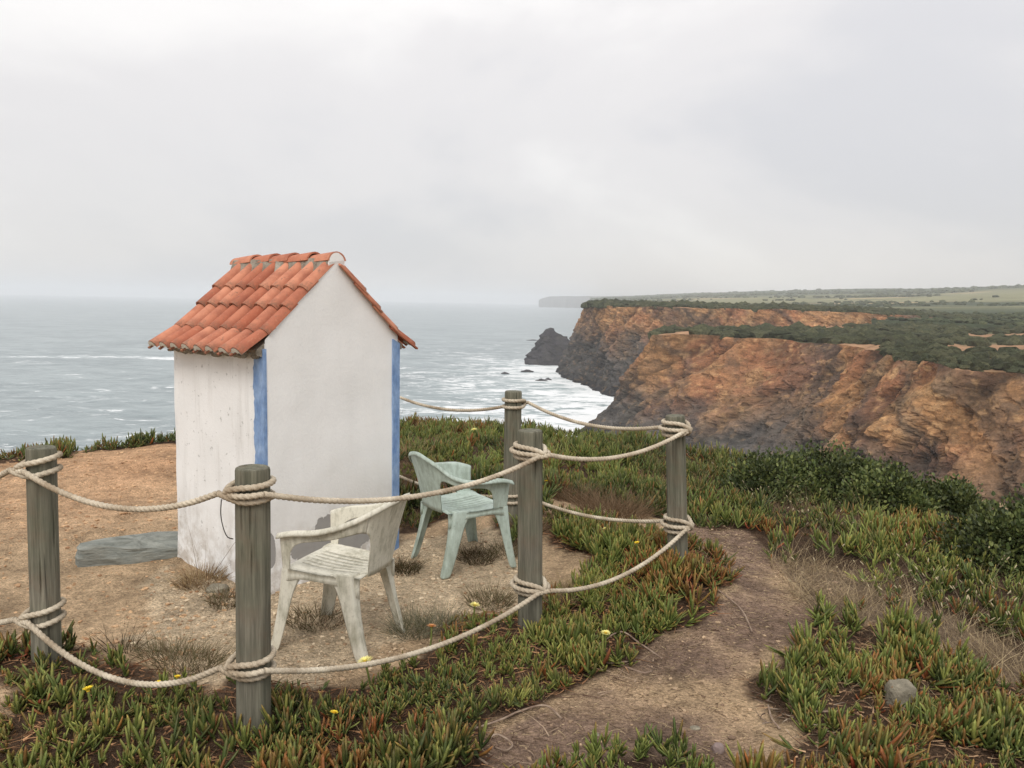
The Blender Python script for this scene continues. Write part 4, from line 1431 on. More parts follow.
    # legs: L-shaped channels, wide at the top, splayed
    for sx in (-1, 1):
        for (tx, ty, bx, by, sy) in ((0.252, 0.235, 0.283, 0.300, 1), (0.232, -0.165, 0.245, -0.262, -1)):
            V = []; nz = 9
            for i in range(nz):
                f = i / (nz - 1)
                z = 0.43 * (1 - f) + (-0.012) * f
                cx_, cy_ = tx + (bx - tx) * f, ty + (by - ty) * f
                cy_ += -sy * 0.012 * math.sin(f * math.pi)
                wx = 0.070 * (1 - f) + 0.042 * f + 0.05 * (1 - f) ** 6; wy = 0.088 * (1 - f) + 0.060 * f + 0.07 * (1 - f) ** 6
                b_ = 0.012
                V += [(sx * (cx_ - wx), sy * 1.0 * 0 + cy_, z), (sx * (cx_ - b_), cy_, z), (sx * (cx_ - b_ * 0.3), cy_ - sy * b_ * 0.3, z), (sx * cx_, cy_ - sy * b_, z), (sx * cx_, cy_ - sy * wy, z)]
            part('leg', grid_faces(nz, 5).tolist(), V, 0.006, 1, 0.0)
    return root


make_chair('dirty cream plastic armchair turned towards the hut wall', M['cream'], (-0.785, 3.70, gz1(-0.785, 3.7) + 0.005), R(160), 0.93, (0.80, 0.90, 0.93), 0.0, 0.018)
make_chair('pale mint green plastic armchair with slotted seat facing the cliff', M['mint'], (-0.31, 4.86, gz1(-0.31, 4.86) + 0.005), R(33), 0.82, (0.90, 0.90, 0.90), 1.0)

# ------------------------------------------------------------------ ice plants
def sample_in(poly, dens, jit=0.10, edge_soft=True):
    lo, hi = poly.min(0), poly.max(0)
    lo = np.maximum(lo, (-7.5, 1.5)); hi = np.minimum(hi, (7.5, 13))
    n = int((hi[0] - lo[0]) * (hi[1] - lo[1]) * dens)
    p = lo + (hi - lo) * rng.random((n, 2))
    jx_ = fb2(p[:, 0], p[:, 1], 2.6, 3, 3.1) * jit * 1.6; jy_ = fb2(p[:, 0], p[:, 1], 2.6, 3, 8.7) * jit * 1.6
    m = in_poly(p[:, 0] + jx_, p[:, 1] + jy_, poly) & ~in_poly(p[:, 0] + jx_, p[:, 1] + jy_, BARE_FRONT)
    p = p[m]
    # keep to what the picture can show, plus a margin
    v = np.c_[p, np.zeros(len(p))] - CAM
    dz = v @ cf; px_ = CX + F_PX * (v @ cr) / dz; py_ = CY - F_PX * (v @ cu) / dz
    return p[(px_ > -330) & (px_ < 1360) & (py_ < 930)]


G_DARK, G_MID, G_YEL, G_RED, G_ORA = lin(56, 70, 36), lin(102, 116, 56), lin(170, 172, 88), lin(120, 46, 36), lin(182, 104, 60)


def not_near(p, clear):
    ok = np.ones(len(p), bool)
    for (x, y, r_) in clear: ok &= np.hypot(p[:, 0] - x, p[:, 1] - y) > r_
    return ok


CLEAR = [(v[0], v[1], v[2] + 0.02) for v in POSTS.values()] + [(2.2, 6.95, 0.42), (2.62, 7.0, 0.45), (3.05, 6.9, 0.42), (3.1, 6.6, 0.4), (3.6, 6.55, 0.4), (3.3, 5.1, 0.32), (3.68, 5.05, 0.42), (4.1, 5.1, 0.42)]


def ice_leaves(P, nper, lmin, lmax, red, yel, hscale=1.0, seed=0):
    """finger-like three-sided succulent leaves in upright shoots; P shoot feet (n,2)"""
    P = P[not_near(P, CLEAR)]
    n = len(P)
    gzv = ground_z(P[:, 0], P[:, 1])
    clump = fb2(P[:, 0], P[:, 1], 1.3, 3, 70.0 + seed)
    clump2 = fb2(P[:, 0], P[:, 1], 4.5, 2, 33.0 + seed)
    size = np.clip(0.85 + 0.7 * clump + 0.7 * clump2 + 0.3 * (rng.random(n) - 0.5), 0.4, 1.5)
    mound = 0.05 * np.clip(0.4 + fb2(P[:, 0], P[:, 1], 0.9, 3, 55.0) * 1.5, 0, 1.2)
    tone = np.clip(0.45 + 1.1 * fb2(P[:, 0], P[:, 1], 1.4, 3, 90.0 + seed) + 0.4 * (rng.random(n) - 0.5), 0, 1)
    redz = np.clip(fb2(P[:, 0], P[:, 1], 2.0, 3, 120.0 + seed) * 2.6 - 0.25 + red, 0, 1)
    K = nper
    sid = np.repeat(np.arange(n), K)
    N_ = len(sid)
    tier = np.tile(np.arange(K) / max(1, K - 1), n)
    az = np.repeat(rng.random(n) * 6.283, K) + np.tile(np.arange(K) * 2.4, n) + rng.normal(0, 0.25, N_)
    th = (1.25 - 1.05 * tier) * (0.6 + 0.6 * rng.random(N_))
    Lf = (lmin + (lmax - lmin) * rng.random(N_)) * size[sid] * (0.8 + 0.25 * tier) * hscale
    wd = (0.0056 + 0.0026 * rng.random(N_)) * np.clip(size[sid], 0.7, 1.2)
    sh_az = rng.random(n) * 6.283; sh_t = np.where(rng.random(n) < 0.62, 0.5, 1.25) * rng.random(n)
    axx = np.stack([np.cos(sh_az) * np.sin(sh_t), np.sin(sh_az) * np.sin(sh_t), np.cos(sh_t)], 1)
    b = np.c_[P, gzv + mound - 0.01][sid] + axx[sid] * (tier * 0.05 * size[sid])[:, None]
    od = np.stack([np.cos(az), np.sin(az), np.zeros(N_)], 1)
    up = axx[sid]
    side = np.stack([-np.sin(az), np.cos(az), np.zeros(N_)], 1)
    S = np.array([0.0, 0.42, 0.84]); W = np.array([0.8, 1.0, 0.66])
    rings = []
    st, ct = np.sin(th), np.cos(th)
    curve = 0.28 + 0.3 * rng.random(N_)

    def cen(s):
        return b + od * (Lf * st * (s - 0.45 * curve * s * s))[:, None] + up * (Lf * (ct * s + curve * 0.7 * st * s * s))[:, None]
    for s, w_ in zip(S, W):
        c = cen(s)
        nr = od * ct[:, None] - up * st[:, None]
        for a in (90, 210, 330):
            rings.append(c + side * (wd * w_ * math.cos(R(a)))[:, None] + nr * (wd * w_ * math.sin(R(a)) * 1.15)[:, None])
    rings.append(cen(1.0))
    V = np.stack(rings, 1)                         # N,13,3
    tri = []
    for r_ in range(2):
        for k in range(3):
            a = r_ * 3 + k; c = r_ * 3 + (k + 1) % 3
            tri += [(a, c, c + 3), (a, c + 3, a + 3)]
    for k in range(3): tri.append((6 + k, 6 + (k + 1) % 3, 9))
    tri = np.array(tri)
    Fc = (tri[None] + (np.arange(N_) * 10)[:, None, None]).reshape(-1, 3)
    base = G_DARK + (G_MID - G_DARK) * tone[sid][:, None]
    yz = np.clip(fb2(P[:, 0], P[:, 1], 2.4, 3, 200.0 + seed) * 2.2, 0, 1)[sid]
    yk = np.clip((rng.random(N_) < 0.15 + yel) * rng.random(N_) * (0.25 + yel) + 0.36 * yz * rng.random(N_), 0, 0.85)
    base = base + (G_YEL - base) * yk[:, None]
    rk = (rng.random(N_) < 0.04 + 0.75 * redz[sid]) * (0.35 + 0.65 * rng.random(N_)) * (1 - 0.45 * tier)
    rc = G_RED + (G_ORA - G_RED) * rng.random((N_, 1)) ** 2
    base = base + (rc - base) * rk[:, None]
    tipc = base + (np.where(rng.random((N_, 1)) < 0.45 + red, G_ORA, G_YEL) - base) * (0.08 + 0.6 * rng.random((N_, 1)) ** 2 * (0.5 + yel))
    ringS = np.r_[np.repeat(S, 3), 1.0]
    C = base[:, None, :] * (0.8 + 0.2 * ringS)[None, :, None]
    kt = np.clip((ringS - 0.6) / 0.4, 0, 1)[None, :, None]
    C = C + (tipc[:, None, :] - C) * kt
    return V.reshape(-1, 3), Fc, C.reshape(-1, 3)


def ice_patch(name, label, key, dens, nper, lmin, lmax, red, yel, seed, hs=1.0):
    P = sample_in(MATS[key], dens)
    if key == 'dryband': P = P[fb2(P[:, 0], P[:, 1], 2.2, 2, 77.0) > 0.12]
    thin = fb2(P[:, 0], P[:, 1], 1.9, 3, 40.0 + seed)
    thin2 = fb2(P[:, 0], P[:, 1], 5.5, 2, 60.0 + seed)
    P = P[((thin > -0.30) & (thin2 > -0.16)) | (rng.random(len(P)) < 0.20)]
    V, Fc, C = ice_leaves(P, nper, lmin, lmax, red, yel, hs, seed)
    o = link(name, mesh_from(name, V, Fc, True, C, [M['ice']]))
    tag(o, label, 'ground cover', kind='stuff')


ice_patch('ice_plant', 'reddish green ice plant mat along the foot of the rope fence', 'front', 800, 8, 0.035, 0.088, 0.32, 0.20, 1)
ice_patch('ice_plant', 'dark green ice plant mat behind the mint chair up to the cliff edge', 'rear', 285, 7, 0.05, 0.105, 0.0, 0.06, 2, 1.1)
ice_patch('ice_plant', 'green ice plant band between the dirt path and the dark shrubs', 'band', 320, 7, 0.045, 0.105, 0.12, 0.22, 3)
MATS['dryband'] = DRYBAND
ice_patch('ice_plant', 'scattered ice plant shoots in the dry grass between the mats', 'dryband', 150, 7, 0.04, 0.09, 0.25, 0.3, 9)
ice_patch('ice_plant', 'bright green ice plant mat around the pale stone beside the path', 'right', 760, 8, 0.035, 0.092, 0.16, 0.27, 4)
ice_patch('ice_plant', 'small green ice plant clump at the start of the path', 'centre', 600, 8, 0.045, 0.09, 0.0, 0.15, 5)
ice_patch('ice_plant', 'low ice plants on the rim of the dirt slope near the sea', 'rim_a', 420, 7, 0.05, 0.095, 0.1, 0.1, 6)
ice_patch('ice_plant', 'dark low ice plants on the slope rim next to the hut', 'rim_b', 420, 7, 0.045, 0.085, 0.0, 0.0, 7)


# ------------------------------------------------------------------ thin blades, stems, litter
def blades(B, D, L_, wd, bend, C0, C1, nseg=3):
    """tapered thin blades: foot B, direction D, length, width, sideways bend vector"""
    n = len(B)
    D = D / np.linalg.norm(D, axis=1)[:, None]
    sd = np.cross(D, np.stack([np.cos(np.arange(n) * 2.4), np.sin(np.arange(n) * 2.4), np.full(n, 0.3)], 1)); sd /= np.linalg.norm(sd, axis=1)[:, None]
    rows = []; cols = []
    for i in range(nseg + 1):
        s = i / nseg
        c = B + D * (L_ * s)[:, None] + bend * (L_ * s * s)[:, None]
        w_ = wd * (1 - 0.85 * s)
        rows += [c - sd * w_[:, None], c + sd * w_[:, None]]
        cols += [C0 + (C1 - C0) * s] * 2
    V = np.stack(rows, 1); C = np.stack(cols, 1)
    q = np.array([(2 * i, 2 * i + 1, 2 * i + 3, 2 * i + 2) for i in range(nseg)])
    m = 2 * (nseg + 1)
    Fc = (q[None] + (np.arange(n) * m)[:, None, None]).reshape(-1, 4)
    return V.reshape(-1, 3), Fc, C.reshape(-1, 3)


STRAW, DUSK, OLIVE, GREYG, BROWN = lin(176, 154, 116), lin(132, 114, 90), lin(88, 88, 58), lin(138, 132, 112), lin(104, 80, 60)


def rand_dirs(n, spread):
    a = rng.random(n) * 6.283; t = spread * np.sqrt(rng.random(n))
    return np.stack([np.cos(a) * np.sin(t), np.sin(a) * np.sin(t), np.cos(t)], 1), a


def tuft(x, y, rad, hgt, n, ca, cb, label, spread=0.9, seeds=0):
    a = rng.random(n) * 6.283; r_ = rad * np.sqrt(rng.random(n))
    px_ = r_ * np.cos(a); py_ = r_ * np.sin(a)
    z0 = gz1(x, y)
    pz = ground_z(px_ + x, py_ + y) - z0 - 0.005
    D, _ = rand_dirs(n, spread)
    D[:, 0] += np.cos(a) * 0.5 * r_ / rad; D[:, 1] += np.sin(a) * 0.5 * r_ / rad
    L_ = hgt * (0.35 + 0.75 * rng.random(n))
    bend = np.stack([np.cos(a) * 0.35, np.sin(a) * 0.35, -0.25 * rng.random(n)], 1) * rng.random((n, 1))
    k = rng.random((n, 1)); c0 = ca + (cb - ca) * k
    V, Fc, C = blades(np.c_[px_, py_, pz], D, L_, np.full(n, 0.0016), bend, c0 * 0.8, c0 * 1.15)
    root = empty('grass_tuft', (x, y, z0))
    tag(root, label, 'grass tuft', 'tufts of wiry grass on the dirt')
    link('blade_mass', mesh_from('blade_mass', V, Fc, True, C, [M['dry']]), root)['kind'] = 'stuff'
    return root


def gp(x, y):
    p = gnd(x, y); return p[0], p[1]


TUFTS = [((200, 584), 0.13, 0.13, 500, STRAW, BROWN, 'dry straw tuft slumped against the hut wall beside the slate slab'),
         ((228, 606), 0.09, 0.10, 260, OLIVE, BROWN, 'small olive and brown tuft at the foot of the hut corner'),
         ((182, 672), 0.17, 0.13, 600, OLIVE, DUSK, 'fuzzy olive tuft in the dirt between two fence posts'),
         ((316, 622), 0.15, 0.10, 420, OLIVE, BROWN, 'dark wiry tuft under the cream chair'),
         ((405, 572), 0.09, 0.12, 380, OLIVE * 0.6, BROWN * 0.6, 'dark brown tuft beside the blue band of the gable'),
         ((476, 562), 0.11, 0.12, 420, OLIVE * 0.6, BROWN * 0.6, 'dark tuft under the mint chair'),
         ((412, 634), 0.10, 0.15, 380, OLIVE, GREYG, 'grey green tuft next to the rear leg of the cream chair'),
         ((440, 628), 0.09, 0.15, 260, OLIVE, GREYG, 'thin grey green tuft in the gravel between the two chairs'),
         ((490, 604), 0.12, 0.13, 420, OLIVE, DUSK, 'olive tuft at the edge of the gravel in front of the mint chair'),
         ((568, 600), 0.14, 0.16, 500, DUSK, STRAW, 'dry brown tuft beside the post by the mint chair'),
         ((528, 540), 0.12, 0.18, 420, DUSK, BROWN, 'brown dry tuft between the mint chair and the far post'),
         ((612, 520), 0.26, 0.22, 1300, DUSK, BROWN, 'broad brown brush tuft inside the fence towards the cliff'),
         ((570, 510), 0.16, 0.20, 600, DUSK, BROWN, 'narrow brown brush tuft behind the slack upper rope'),
         ((412, 462), 0.35, 0.2, 800, STRAW, DUSK, 'straw coloured tuft on the mat behind the blue band'),
         ((505, 556), 0.10, 0.10, 260, OLIVE, DUSK, 'low tuft behind the front leg of the mint chair'),
         ((205, 578), 0.05, 0.42, 9, BROWN, DUSK, 'few tall dry stalks standing before the hut wall', 0.35),
         ((122, 672), 0.07, 0.17, 60, BROWN * 0.5, OLIVE * 0.6, 'dark twiggy weed at the edge of the dirt', 0.6)]
for (xy, rd, hg, nn, ca, cb, lab, *spr) in TUFTS:
    x, y = gp(*xy); tuft(x, y, rd, hg, nn, ca, cb, lab, *spr)


def dry_field(name, label, poly, dens, hmin, hmax, ca, cb, wd=0.0013, spread=0.9, cat='grass', seedmask=None, clump=0.0):
    P = sample_in(poly, dens)
    if clump:
        nz = fb2(P[:, 0], P[:, 1], 2.2, 3, 150.0); P = P[nz > clump]
    P = P[not_near(P, CLEAR)]
    n = len(P)
    D, a = rand_dirs(n, spread)
    L_ = hmin + (hmax - hmin) * rng.random(n) ** 1.5
    L_ *= np.clip(0.75 + 1.5 * fb2(P[:, 0], P[:, 1], 2.6, 2, 310.0), 0.3, 1.6)
    bend = np.stack([np.cos(a) * 0.4, np.sin(a) * 0.4, -0.3 * rng.random(n)], 1) * rng.random((n, 1))
    k = rng.random((n, 1)); c0 = ca + (cb - ca) * k
    V, Fc, C = blades(np.c_[P, ground_z(P[:, 0], P[:, 1]) - 0.004], D, L_, np.full(n, wd), bend, c0 * 0.85, c0 * 1.1)
    tag(link(name, mesh_from(name, V, Fc, True, C, [M['dry']])), label, cat, kind='stuff')


dry_field('dry_grass', 'fine grey brown dry grass running between the two mats beside the path', DRYBAND, 2800, 0.03, 0.22, lin(104, 88, 72), lin(190, 170, 134), 0.0014)
BROWNMIX = poly_px([(790, 545), (850, 548), (930, 575), (1040, 640), (1200, 680), (1200, 640), (1040, 590), (930, 545), (830, 515), (740, 485), (700, 478), (745, 510)])
dry_field('dry_grass', 'tall dry grass stalks mixed into the ice plants before the shrubs', BROWNMIX, 420, 0.10, 0.34, DUSK, STRAW, 0.0011, 0.45)
dry_field('dry_grass', 'sparse dry grass poking through the mat behind the fence', MATS['rear'], 620, 0.08, 0.22, STRAW, BROWN, 0.0016, 0.6, clump=-0.02)
dry_field('dry_grass', 'short dry grass among the front ice plants', MATS['front'], 420, 0.03, 0.12, STRAW, BROWN, 0.0012, 1.2)
dry_field('dry_grass', 'short dry grass among the ice plants beside the pale stone', MATS['right'], 520, 0.03, 0.13, STRAW, GREYG, 0.0012, 1.2)


def seed_heads():
    """pale fluffy grass heads on thin stalks"""
    poly = poly_px([(850, 600), (900, 575), (960, 590), (1040, 620), (1190, 660), (1190, 690), (1030, 675), (960, 650), (880, 625)])
    P1_ = sample_in(poly, 85); P2_ = sample_in(BROWNMIX, 42); P3_ = sample_in(DRYBAND, 20); P = np.vstack([P1_, P2_, P3_])
    n = len(P)
    D, a = rand_dirs(n, 0.45)
    L_ = 0.10 + 0.14 * rng.random(n)
    bend = np.stack([np.cos(a), np.sin(a), -0.3 * np.ones(n)], 1) * (0.15 + 0.2 * rng.random((n, 1)))
    B = np.c_[P, ground_z(P[:, 0], P[:, 1])]
    c = np.tile(lin(168, 156, 128), (n, 1))
    V, Fc, C = blades(B, D, L_, np.full(n, 0.0011), bend, c * 0.8, c)
    F3 = np.vstack([Fc[:, [0, 1, 2]], Fc[:, [0, 2, 3]]])
    tip = B + D * L_[:, None] + bend * L_[:, None]
    dr = D + bend * 2; dr /= np.linalg.norm(dr, axis=1)[:, None]
    v0, f0 = ICO1
    ln = 0.009 + 0.010 * rng.random(n); wd = 0.0026 + 0.002 * rng.random(n)
    e1 = np.cross(dr, [0.3, 0.9, 0.1]); e1 /= np.linalg.norm(e1, axis=1)[:, None]; e2 = np.cross(dr, e1)
    H_ = tip[:, None, :] + v0[None, :, 0, None] * (e1 * wd[:, None])[:, None, :] + v0[None, :, 1, None] * (e2 * wd[:, None])[:, None, :] + v0[None, :, 2, None] * (dr * ln[:, None])[:, None, :]
    Fh = (f0[None] + (np.arange(n) * len(v0))[:, None, None]).reshape(-1, 3) + len(V)
    Ch = np.repeat((lin(180, 166, 136) * (0.7 + 0.35 * rng.random((n, 1))))[:, None, :], len(v0), 1).reshape(-1, 3)
    o = link('hare_tail_grass', mesh_from('hare_tail_grass', np.vstack([V, H_.reshape(-1, 3)]), np.vstack([F3, Fh]), True, np.vstack([C, Ch]), [M['dry']]))
    tag(o, 'pale fluffy seed heads nodding over the dry grass', 'grass', kind='stuff')


seed_heads()


def litter(name, label, poly, dens, lmin, lmax, wd, ca, cb, mat='dry', jit=0.12, lift=0.004):
    """straws, twigs and dead leaf bits lying flat"""
    P = sample_in(poly, dens, jit)
    n = len(P); a = rng.random(n) * 6.283
    D = np.stack([np.cos(a), np.sin(a), 0.12 * rng.normal(size=n)], 1)
    L_ = lmin + (lmax - lmin) * rng.random(n) ** 2
    bend = np.stack([-np.sin(a), np.cos(a), 0.1 * np.ones(n)], 1) * rng.normal(0, 0.3, (n, 1))
    k = rng.random((n, 1)) ** 1.5; c0 = ca + (cb - ca) * k
    V, Fc, C = blades(np.c_[P, ground_z(P[:, 0], P[:, 1]) + lift], D, L_, wd * (0.6 + 0.8 * rng.random(n)), bend, c0, c0)
    tag(link(name, mesh_from(name, V, Fc, True, C, [M[mat]])), label, 'litter', kind='stuff')


litter('straw_litter', 'scattered straw and twigs on the trodden path', PATH, 2600, 0.008, 0.07, 0.0013, lin(84, 66, 54), lin(200, 178, 142))
EDGEP = poly_px([(440, 800), (470, 745), (530, 705), (600, 672), (650, 640), (700, 616), (735, 610), (700, 650), (660, 690), (600, 715), (540, 745), (500, 800)])
litter('dead_stems', 'tangle of dead grey brown stems where the front mat meets the path', EDGEP, 420, 0.04, 0.16, 0.0024, lin(96, 76, 64), lin(176, 154, 132), lift=0.012)
EDGEQ = poly_px([(745, 720), (760, 690), (800, 700), (850, 720), (830, 740), (780, 740)])
litter('dead_stems', 'dead grey stems between the right mat clumps beside the path', EDGEQ, 420, 0.04, 0.14, 0.0024, lin(96, 80, 70), lin(176, 160, 142), lift=0.012)
litter('straw_litter', 'bits of straw on the gravel round the chairs', GRAVEL, 800, 0.006, 0.04, 0.0013, lin(110, 88, 66), lin(214, 192, 156))
litter('leaf_litter', 'dead reddish brown leaves under the front ice plants', MATS['front'], 1700, 0.02, 0.10, 0.0026, lin(84, 56, 42), lin(190, 146, 108), lift=0.014)
litter('leaf_litter', 'dead brown leaves under the mat beside the pale stone', MATS['right'], 1700, 0.02, 0.10, 0.0026, lin(84, 62, 50), lin(190, 156, 122), lift=0.014)


def pebbles(name, label, poly, dens, rmin, rmax, ca, cb):
    P = sample_in(poly, dens, 0.14)
    n = len(P); v0, f0 = ICO1
    r_ = rmin + (rmax - rmin) * rng.random(n) ** 4
    nz = 1 + 0.28 * rng.normal(size=(n, len(v0)))
    asp = np.stack([0.7 + 0.6 * rng.random(n), 0.7 + 0.6 * rng.random(n), 0.4 + 0.35 * rng.random(n)], 1)
    V = v0[None] * nz[:, :, None] * asp[:, None, :] * r_[:, None, None] + np.c_[P, ground_z(P[:, 0], P[:, 1]) + r_ * 0.12][:, None, :]
    Fc = (f0[None] + (np.arange(n) * len(v0))[:, None, None]).reshape(-1, 3)
    k = rng.random((n, 1)); C = np.repeat((ca + (cb - ca) * k)[:, None, :], len(v0), 1).reshape(-1, 3)
    tag(link(name, mesh_from(name, V.reshape(-1, 3), Fc, False, C, [M['pebble']])), label, 'gravel', kind='stuff')


DIRT = poly_px([(-200, 470), (60, 452), (180, 446), (180, 560), (260, 600), (180, 690), (110, 690), (60, 660), (-200, 640)])
pebbles('gravel', 'pale gravel and shell grit round the chairs', GRAVEL, 1000, 0.0025, 0.014, lin(150, 122, 94), lin(222, 204, 174))
pebbles('gravel', 'small clods and pebbles on the orange dirt slope', DIRT, 420, 0.002, 0.016, lin(150, 114, 84), lin(206, 172, 134))
pebbles('gravel', 'small pebbles trodden into the path', PATH, 420, 0.002, 0.012, lin(112, 92, 76), lin(190, 164, 134))


# ------------------------------------------------------------------ dead ice plant runners across the path edge
def runner(pts_px, label, rad=0.004):
    pts = []
    for i, (x, y) in enumerate(pts_px):
        p = gnd(x, y); pts.append((p[0], p[1], gz1(p[0], p[1]) + 0.012 + 0.012 * (i % 2)))
    o = rope_mesh('dead_runner', np.array(pts), rad * 2, 0.012, 5.0)
    o.materials.clear(); o.materials.append(M['runner'])
    tag(link('dead_runner', o), label, 'dead stem', 'dead runners creeping out of the mats')


M['runner'] = mat_simple('dead_stem', lin(112, 92, 80), lin(164, 146, 128), 25, 0.9, 0.1, 0.5, 0.004)
runner([(575, 672), (600, 664), (622, 668), (642, 676), (652, 672)], 'pale forked dead runner reaching over the path below the front mat')
runner([(596, 652), (620, 640), (640, 648), (662, 662)], 'dead runner curling out of the mat under the post')
runner([(470, 735), (500, 728), (520, 716), (545, 712), (562, 722)], 'looping grey dead runner at the path corner')
runner([(480, 752), (496, 742), (512, 748), (506, 757), (494, 752)], 'curled ring of dead runner at the path corner')
runner([(762, 688), (790, 700), (812, 712), (840, 716)], 'grey dead runner along the mat beside the path')
runner([(768, 706), (772, 722), (780, 730)], 'short bent dead twig beside the path')
runner([(716, 608), (740, 622), (752, 640)], 'thin dead twig lying on the path')
runner([(430, 760), (450, 752), (470, 758), (488, 770)], 'crooked dead runner under the front mat')
runner([(592, 656), (606, 668), (628, 664)], 'short dead runner crossing the forked one')

# ------------------------------------------------------------------ flowers
def flower(x, y, h, label, c_p, open_=1.0, size=0.024):
    z0 = gz1(x, y)
    root = empty('ice_plant_flower', (x, y, z0))
    tag(root, label, 'flower', 'flowers on the ice plants')
    root.rotation_euler = (random.uniform(-.25, .1), random.uniform(-.2, .2), 0)
    V = []; Fc = []; C = []
    for ring, (nn, ln, el) in enumerate(((22, 1.0, 0.25), (18, 0.85, 0.55), (12, 0.6, 0.95))):
        el = el + (1 - open_) * 0.8
        for i in range(nn):
            a = 6.283 * i / nn + ring * 0.15 + random.uniform(-.05, .05)
            d = np.array([math.cos(a) * math.cos(el), math.sin(a) * math.cos(el), math.sin(el)]); sd = np.array([-math.sin(a), math.cos(a), 0]) * 0.0022
            s = len(V); b = np.array([0, 0, h]) + d * 0.003; l_ = size * ln * random.uniform(0.85, 1.1)
            V += [b - sd * .5, b + sd * .5, b + d * l_ * .7 + sd, b + d * l_ * .7 - sd, b + d * l_ - np.array([0, 0, .001])]
            Fc += [(s, s + 1, s + 2, s + 3), (s + 3, s + 2, s + 4)]
            C += [c_p * 0.85] * 2 + [c_p] * 3
    link('petals', mesh_from('petals', V, Fc, False, np.array(C), [M['petal']]), root)
    v = ICO2[0] * np.array([.0065, .0065, .005]) + np.array([0, 0, h + 0.004])
    link('centre', mesh_from('flower_centre', v, ICO2[1], True, np.tile(lin(214, 176, 60), (len(v), 1)), [M['petal']]), root)
    o = link('stalk', rope_mesh('stalk', [(0, 0, -0.01), (0.002, 0.001, h * .5), (0, 0, h)], 0.009, 0.01, 5.0), root)
    o.data.materials.clear(); o.data.materials.append(M['stalk'])


M['stalk'] = mat_simple('green_stalk', lin(84, 96, 48), lin(120, 128, 66), 40, 0.6, 0.3, 0.2, 0.002)
YEL, PALE, ORG = lin(232, 206, 62), lin(232, 222, 140), lin(216, 160, 110)
FLOWERS = [((95, 748), 0.14, YEL, 0.35, 0.024, 'half closed yellow flower near the bare patch in the front mat'),
           ((160, 720), 0.10, YEL, 0.6, 0.017, 'small yellow flower in the front mat below the sagging lower rope'),
           ((176, 720), 0.13, YEL, 0.45, 0.013, 'tiny yellow flower bud next to the small yellow flower'),
           ((328, 742), 0.10, YEL, 0.8, 0.016, 'small yellow flower in the mat beside the post in front of the hut'),
           ((370, 684), 0.11, PALE, 1.0, 0.034, 'pale yellow flower behind the lower rope by the cream chair leg'),
           ((472, 632), 0.11, PALE, 1.0, 0.028, 'pale yellow flower at the edge of the gravel by the lower rope'),
           ((430, 650), 0.10, ORG, 0.9, 0.026, 'faded peach flower beside the gravel near the cream chair'),
           ((604, 662), 0.13, PALE, 1.0, 0.024, 'pale yellow flower under the lower rope near the path'),
           ((605, 562), 0.15, PALE, 1.0, 0.026, 'pale yellow flower in the mat between the two posts by the path'),
           ((476, 456), 0.19, PALE, 1.0, 0.040, 'pale yellow flower in the mat near the cliff edge'),
           ((640, 590), 0.14, YEL, 0.5, 0.016, 'yellow bud in the mat between the two posts by the path'),
           ((545, 512), 0.13, YEL, 0.9, 0.02, 'yellow flower just behind the post by the mint chair')]
for (xy, h, c_, op, sz, lab) in FLOWERS:
    x, y = gp(*xy); flower(x, y, h, lab, c_, op, sz)


# ------------------------------------------------------------------ stones
def stone(name, label, x, y, dims, mat, seed, rot=0.0, facet=0.35, sink=0.35):
    v0, f0 = ico(4)
    v = np.sign(v0) * np.abs(v0) ** (1 - facet)
    nz = fbm(v * 1.4 + seed, 4)
    v = v * (1 + 0.28 * nz)[:, None] * np.array(dims)
    v[:, 2] += dims[2] * (1 - 2 * sink) 
    o = link(name, mesh_from(name, v, f0, True, None, [mat]), None, (x, y, gz1(x, y)))
    o.rotation_euler = (0, 0, rot)
    return tag(o, label, 'stone')


def slab():
    """flat layered slate slab lying against the hut"""
    c = gnd(140, 557); nu, nv = 44, 22
    out = [(-0.40, -0.09), (-0.35, -0.16), (-0.20, -0.15), (-0.05, -0.18), (0.12, -0.13), (0.36, -0.07), (0.44, 0.10), (0.40, 0.34), (0.16, 0.38), (-0.08, 0.22), (-0.26, 0.08)]
    ring = catmull(np.array([(*p, 0) for p in out + out[:1]]), 61)[:-1, :2] * np.array([0.86, 0.8])
    V = []; layers = [(0.0, 1.04), (0.028, 1.0), (0.034, 1.03), (0.062, 0.985), (0.066, 0.955), (0.080, 0.93)]
    n = len(ring)
    for li, (z, s) in enumerate(layers):
        wob = fbm(np.c_[ring * 7, np.full(n, li * 3.0)], 3) * 0.09
        for i in range(n):
            V.append((ring[i][0] * (s + wob[i]), ring[i][1] * (s + wob[i]), z * (1.35 - 0.5 * ring[i][0] / 0.4) - 0.02))
    for s in (0.6, 0.25):
        for i in range(n):
            V.append((ring[i][0] * s, ring[i][1] * s, 0.082 * (1.35 - 0.5 * ring[i][0] * s / 0.4) - 0.014 + 0.010 * math.sin(ring[i][0] * 22 + ring[i][1] * 31) + 0.006 * math.sin(ring[i][1] * 70)))
    V.append((0, 0, 0.098)); Fc = []
    rows = len(layers) + 2
    for r_ in range(rows - 1):
        for i in range(n):
            Fc.append((r_ * n + i, r_ * n + (i + 1) % n, (r_ + 1) * n + (i + 1) % n, (r_ + 1) * n + i))
    for i in range(n): Fc.append(((rows - 1) * n + i, (rows - 1) * n + (i + 1) % n, rows * n))
    me = mesh_from('slate_slab', V, Fc, True, None, [M['slate']]); me.set_sharp_from_angle(angle=R(35))
    o = link('slate_slab', me, None, (c[0], c[1], gz1(c[0], c[1]) + 0.005)); o.rotation_euler = (0, 0, R(14))
    tag(o, 'flat grey slate slab lying in the dirt against the hut wall', 'stone')


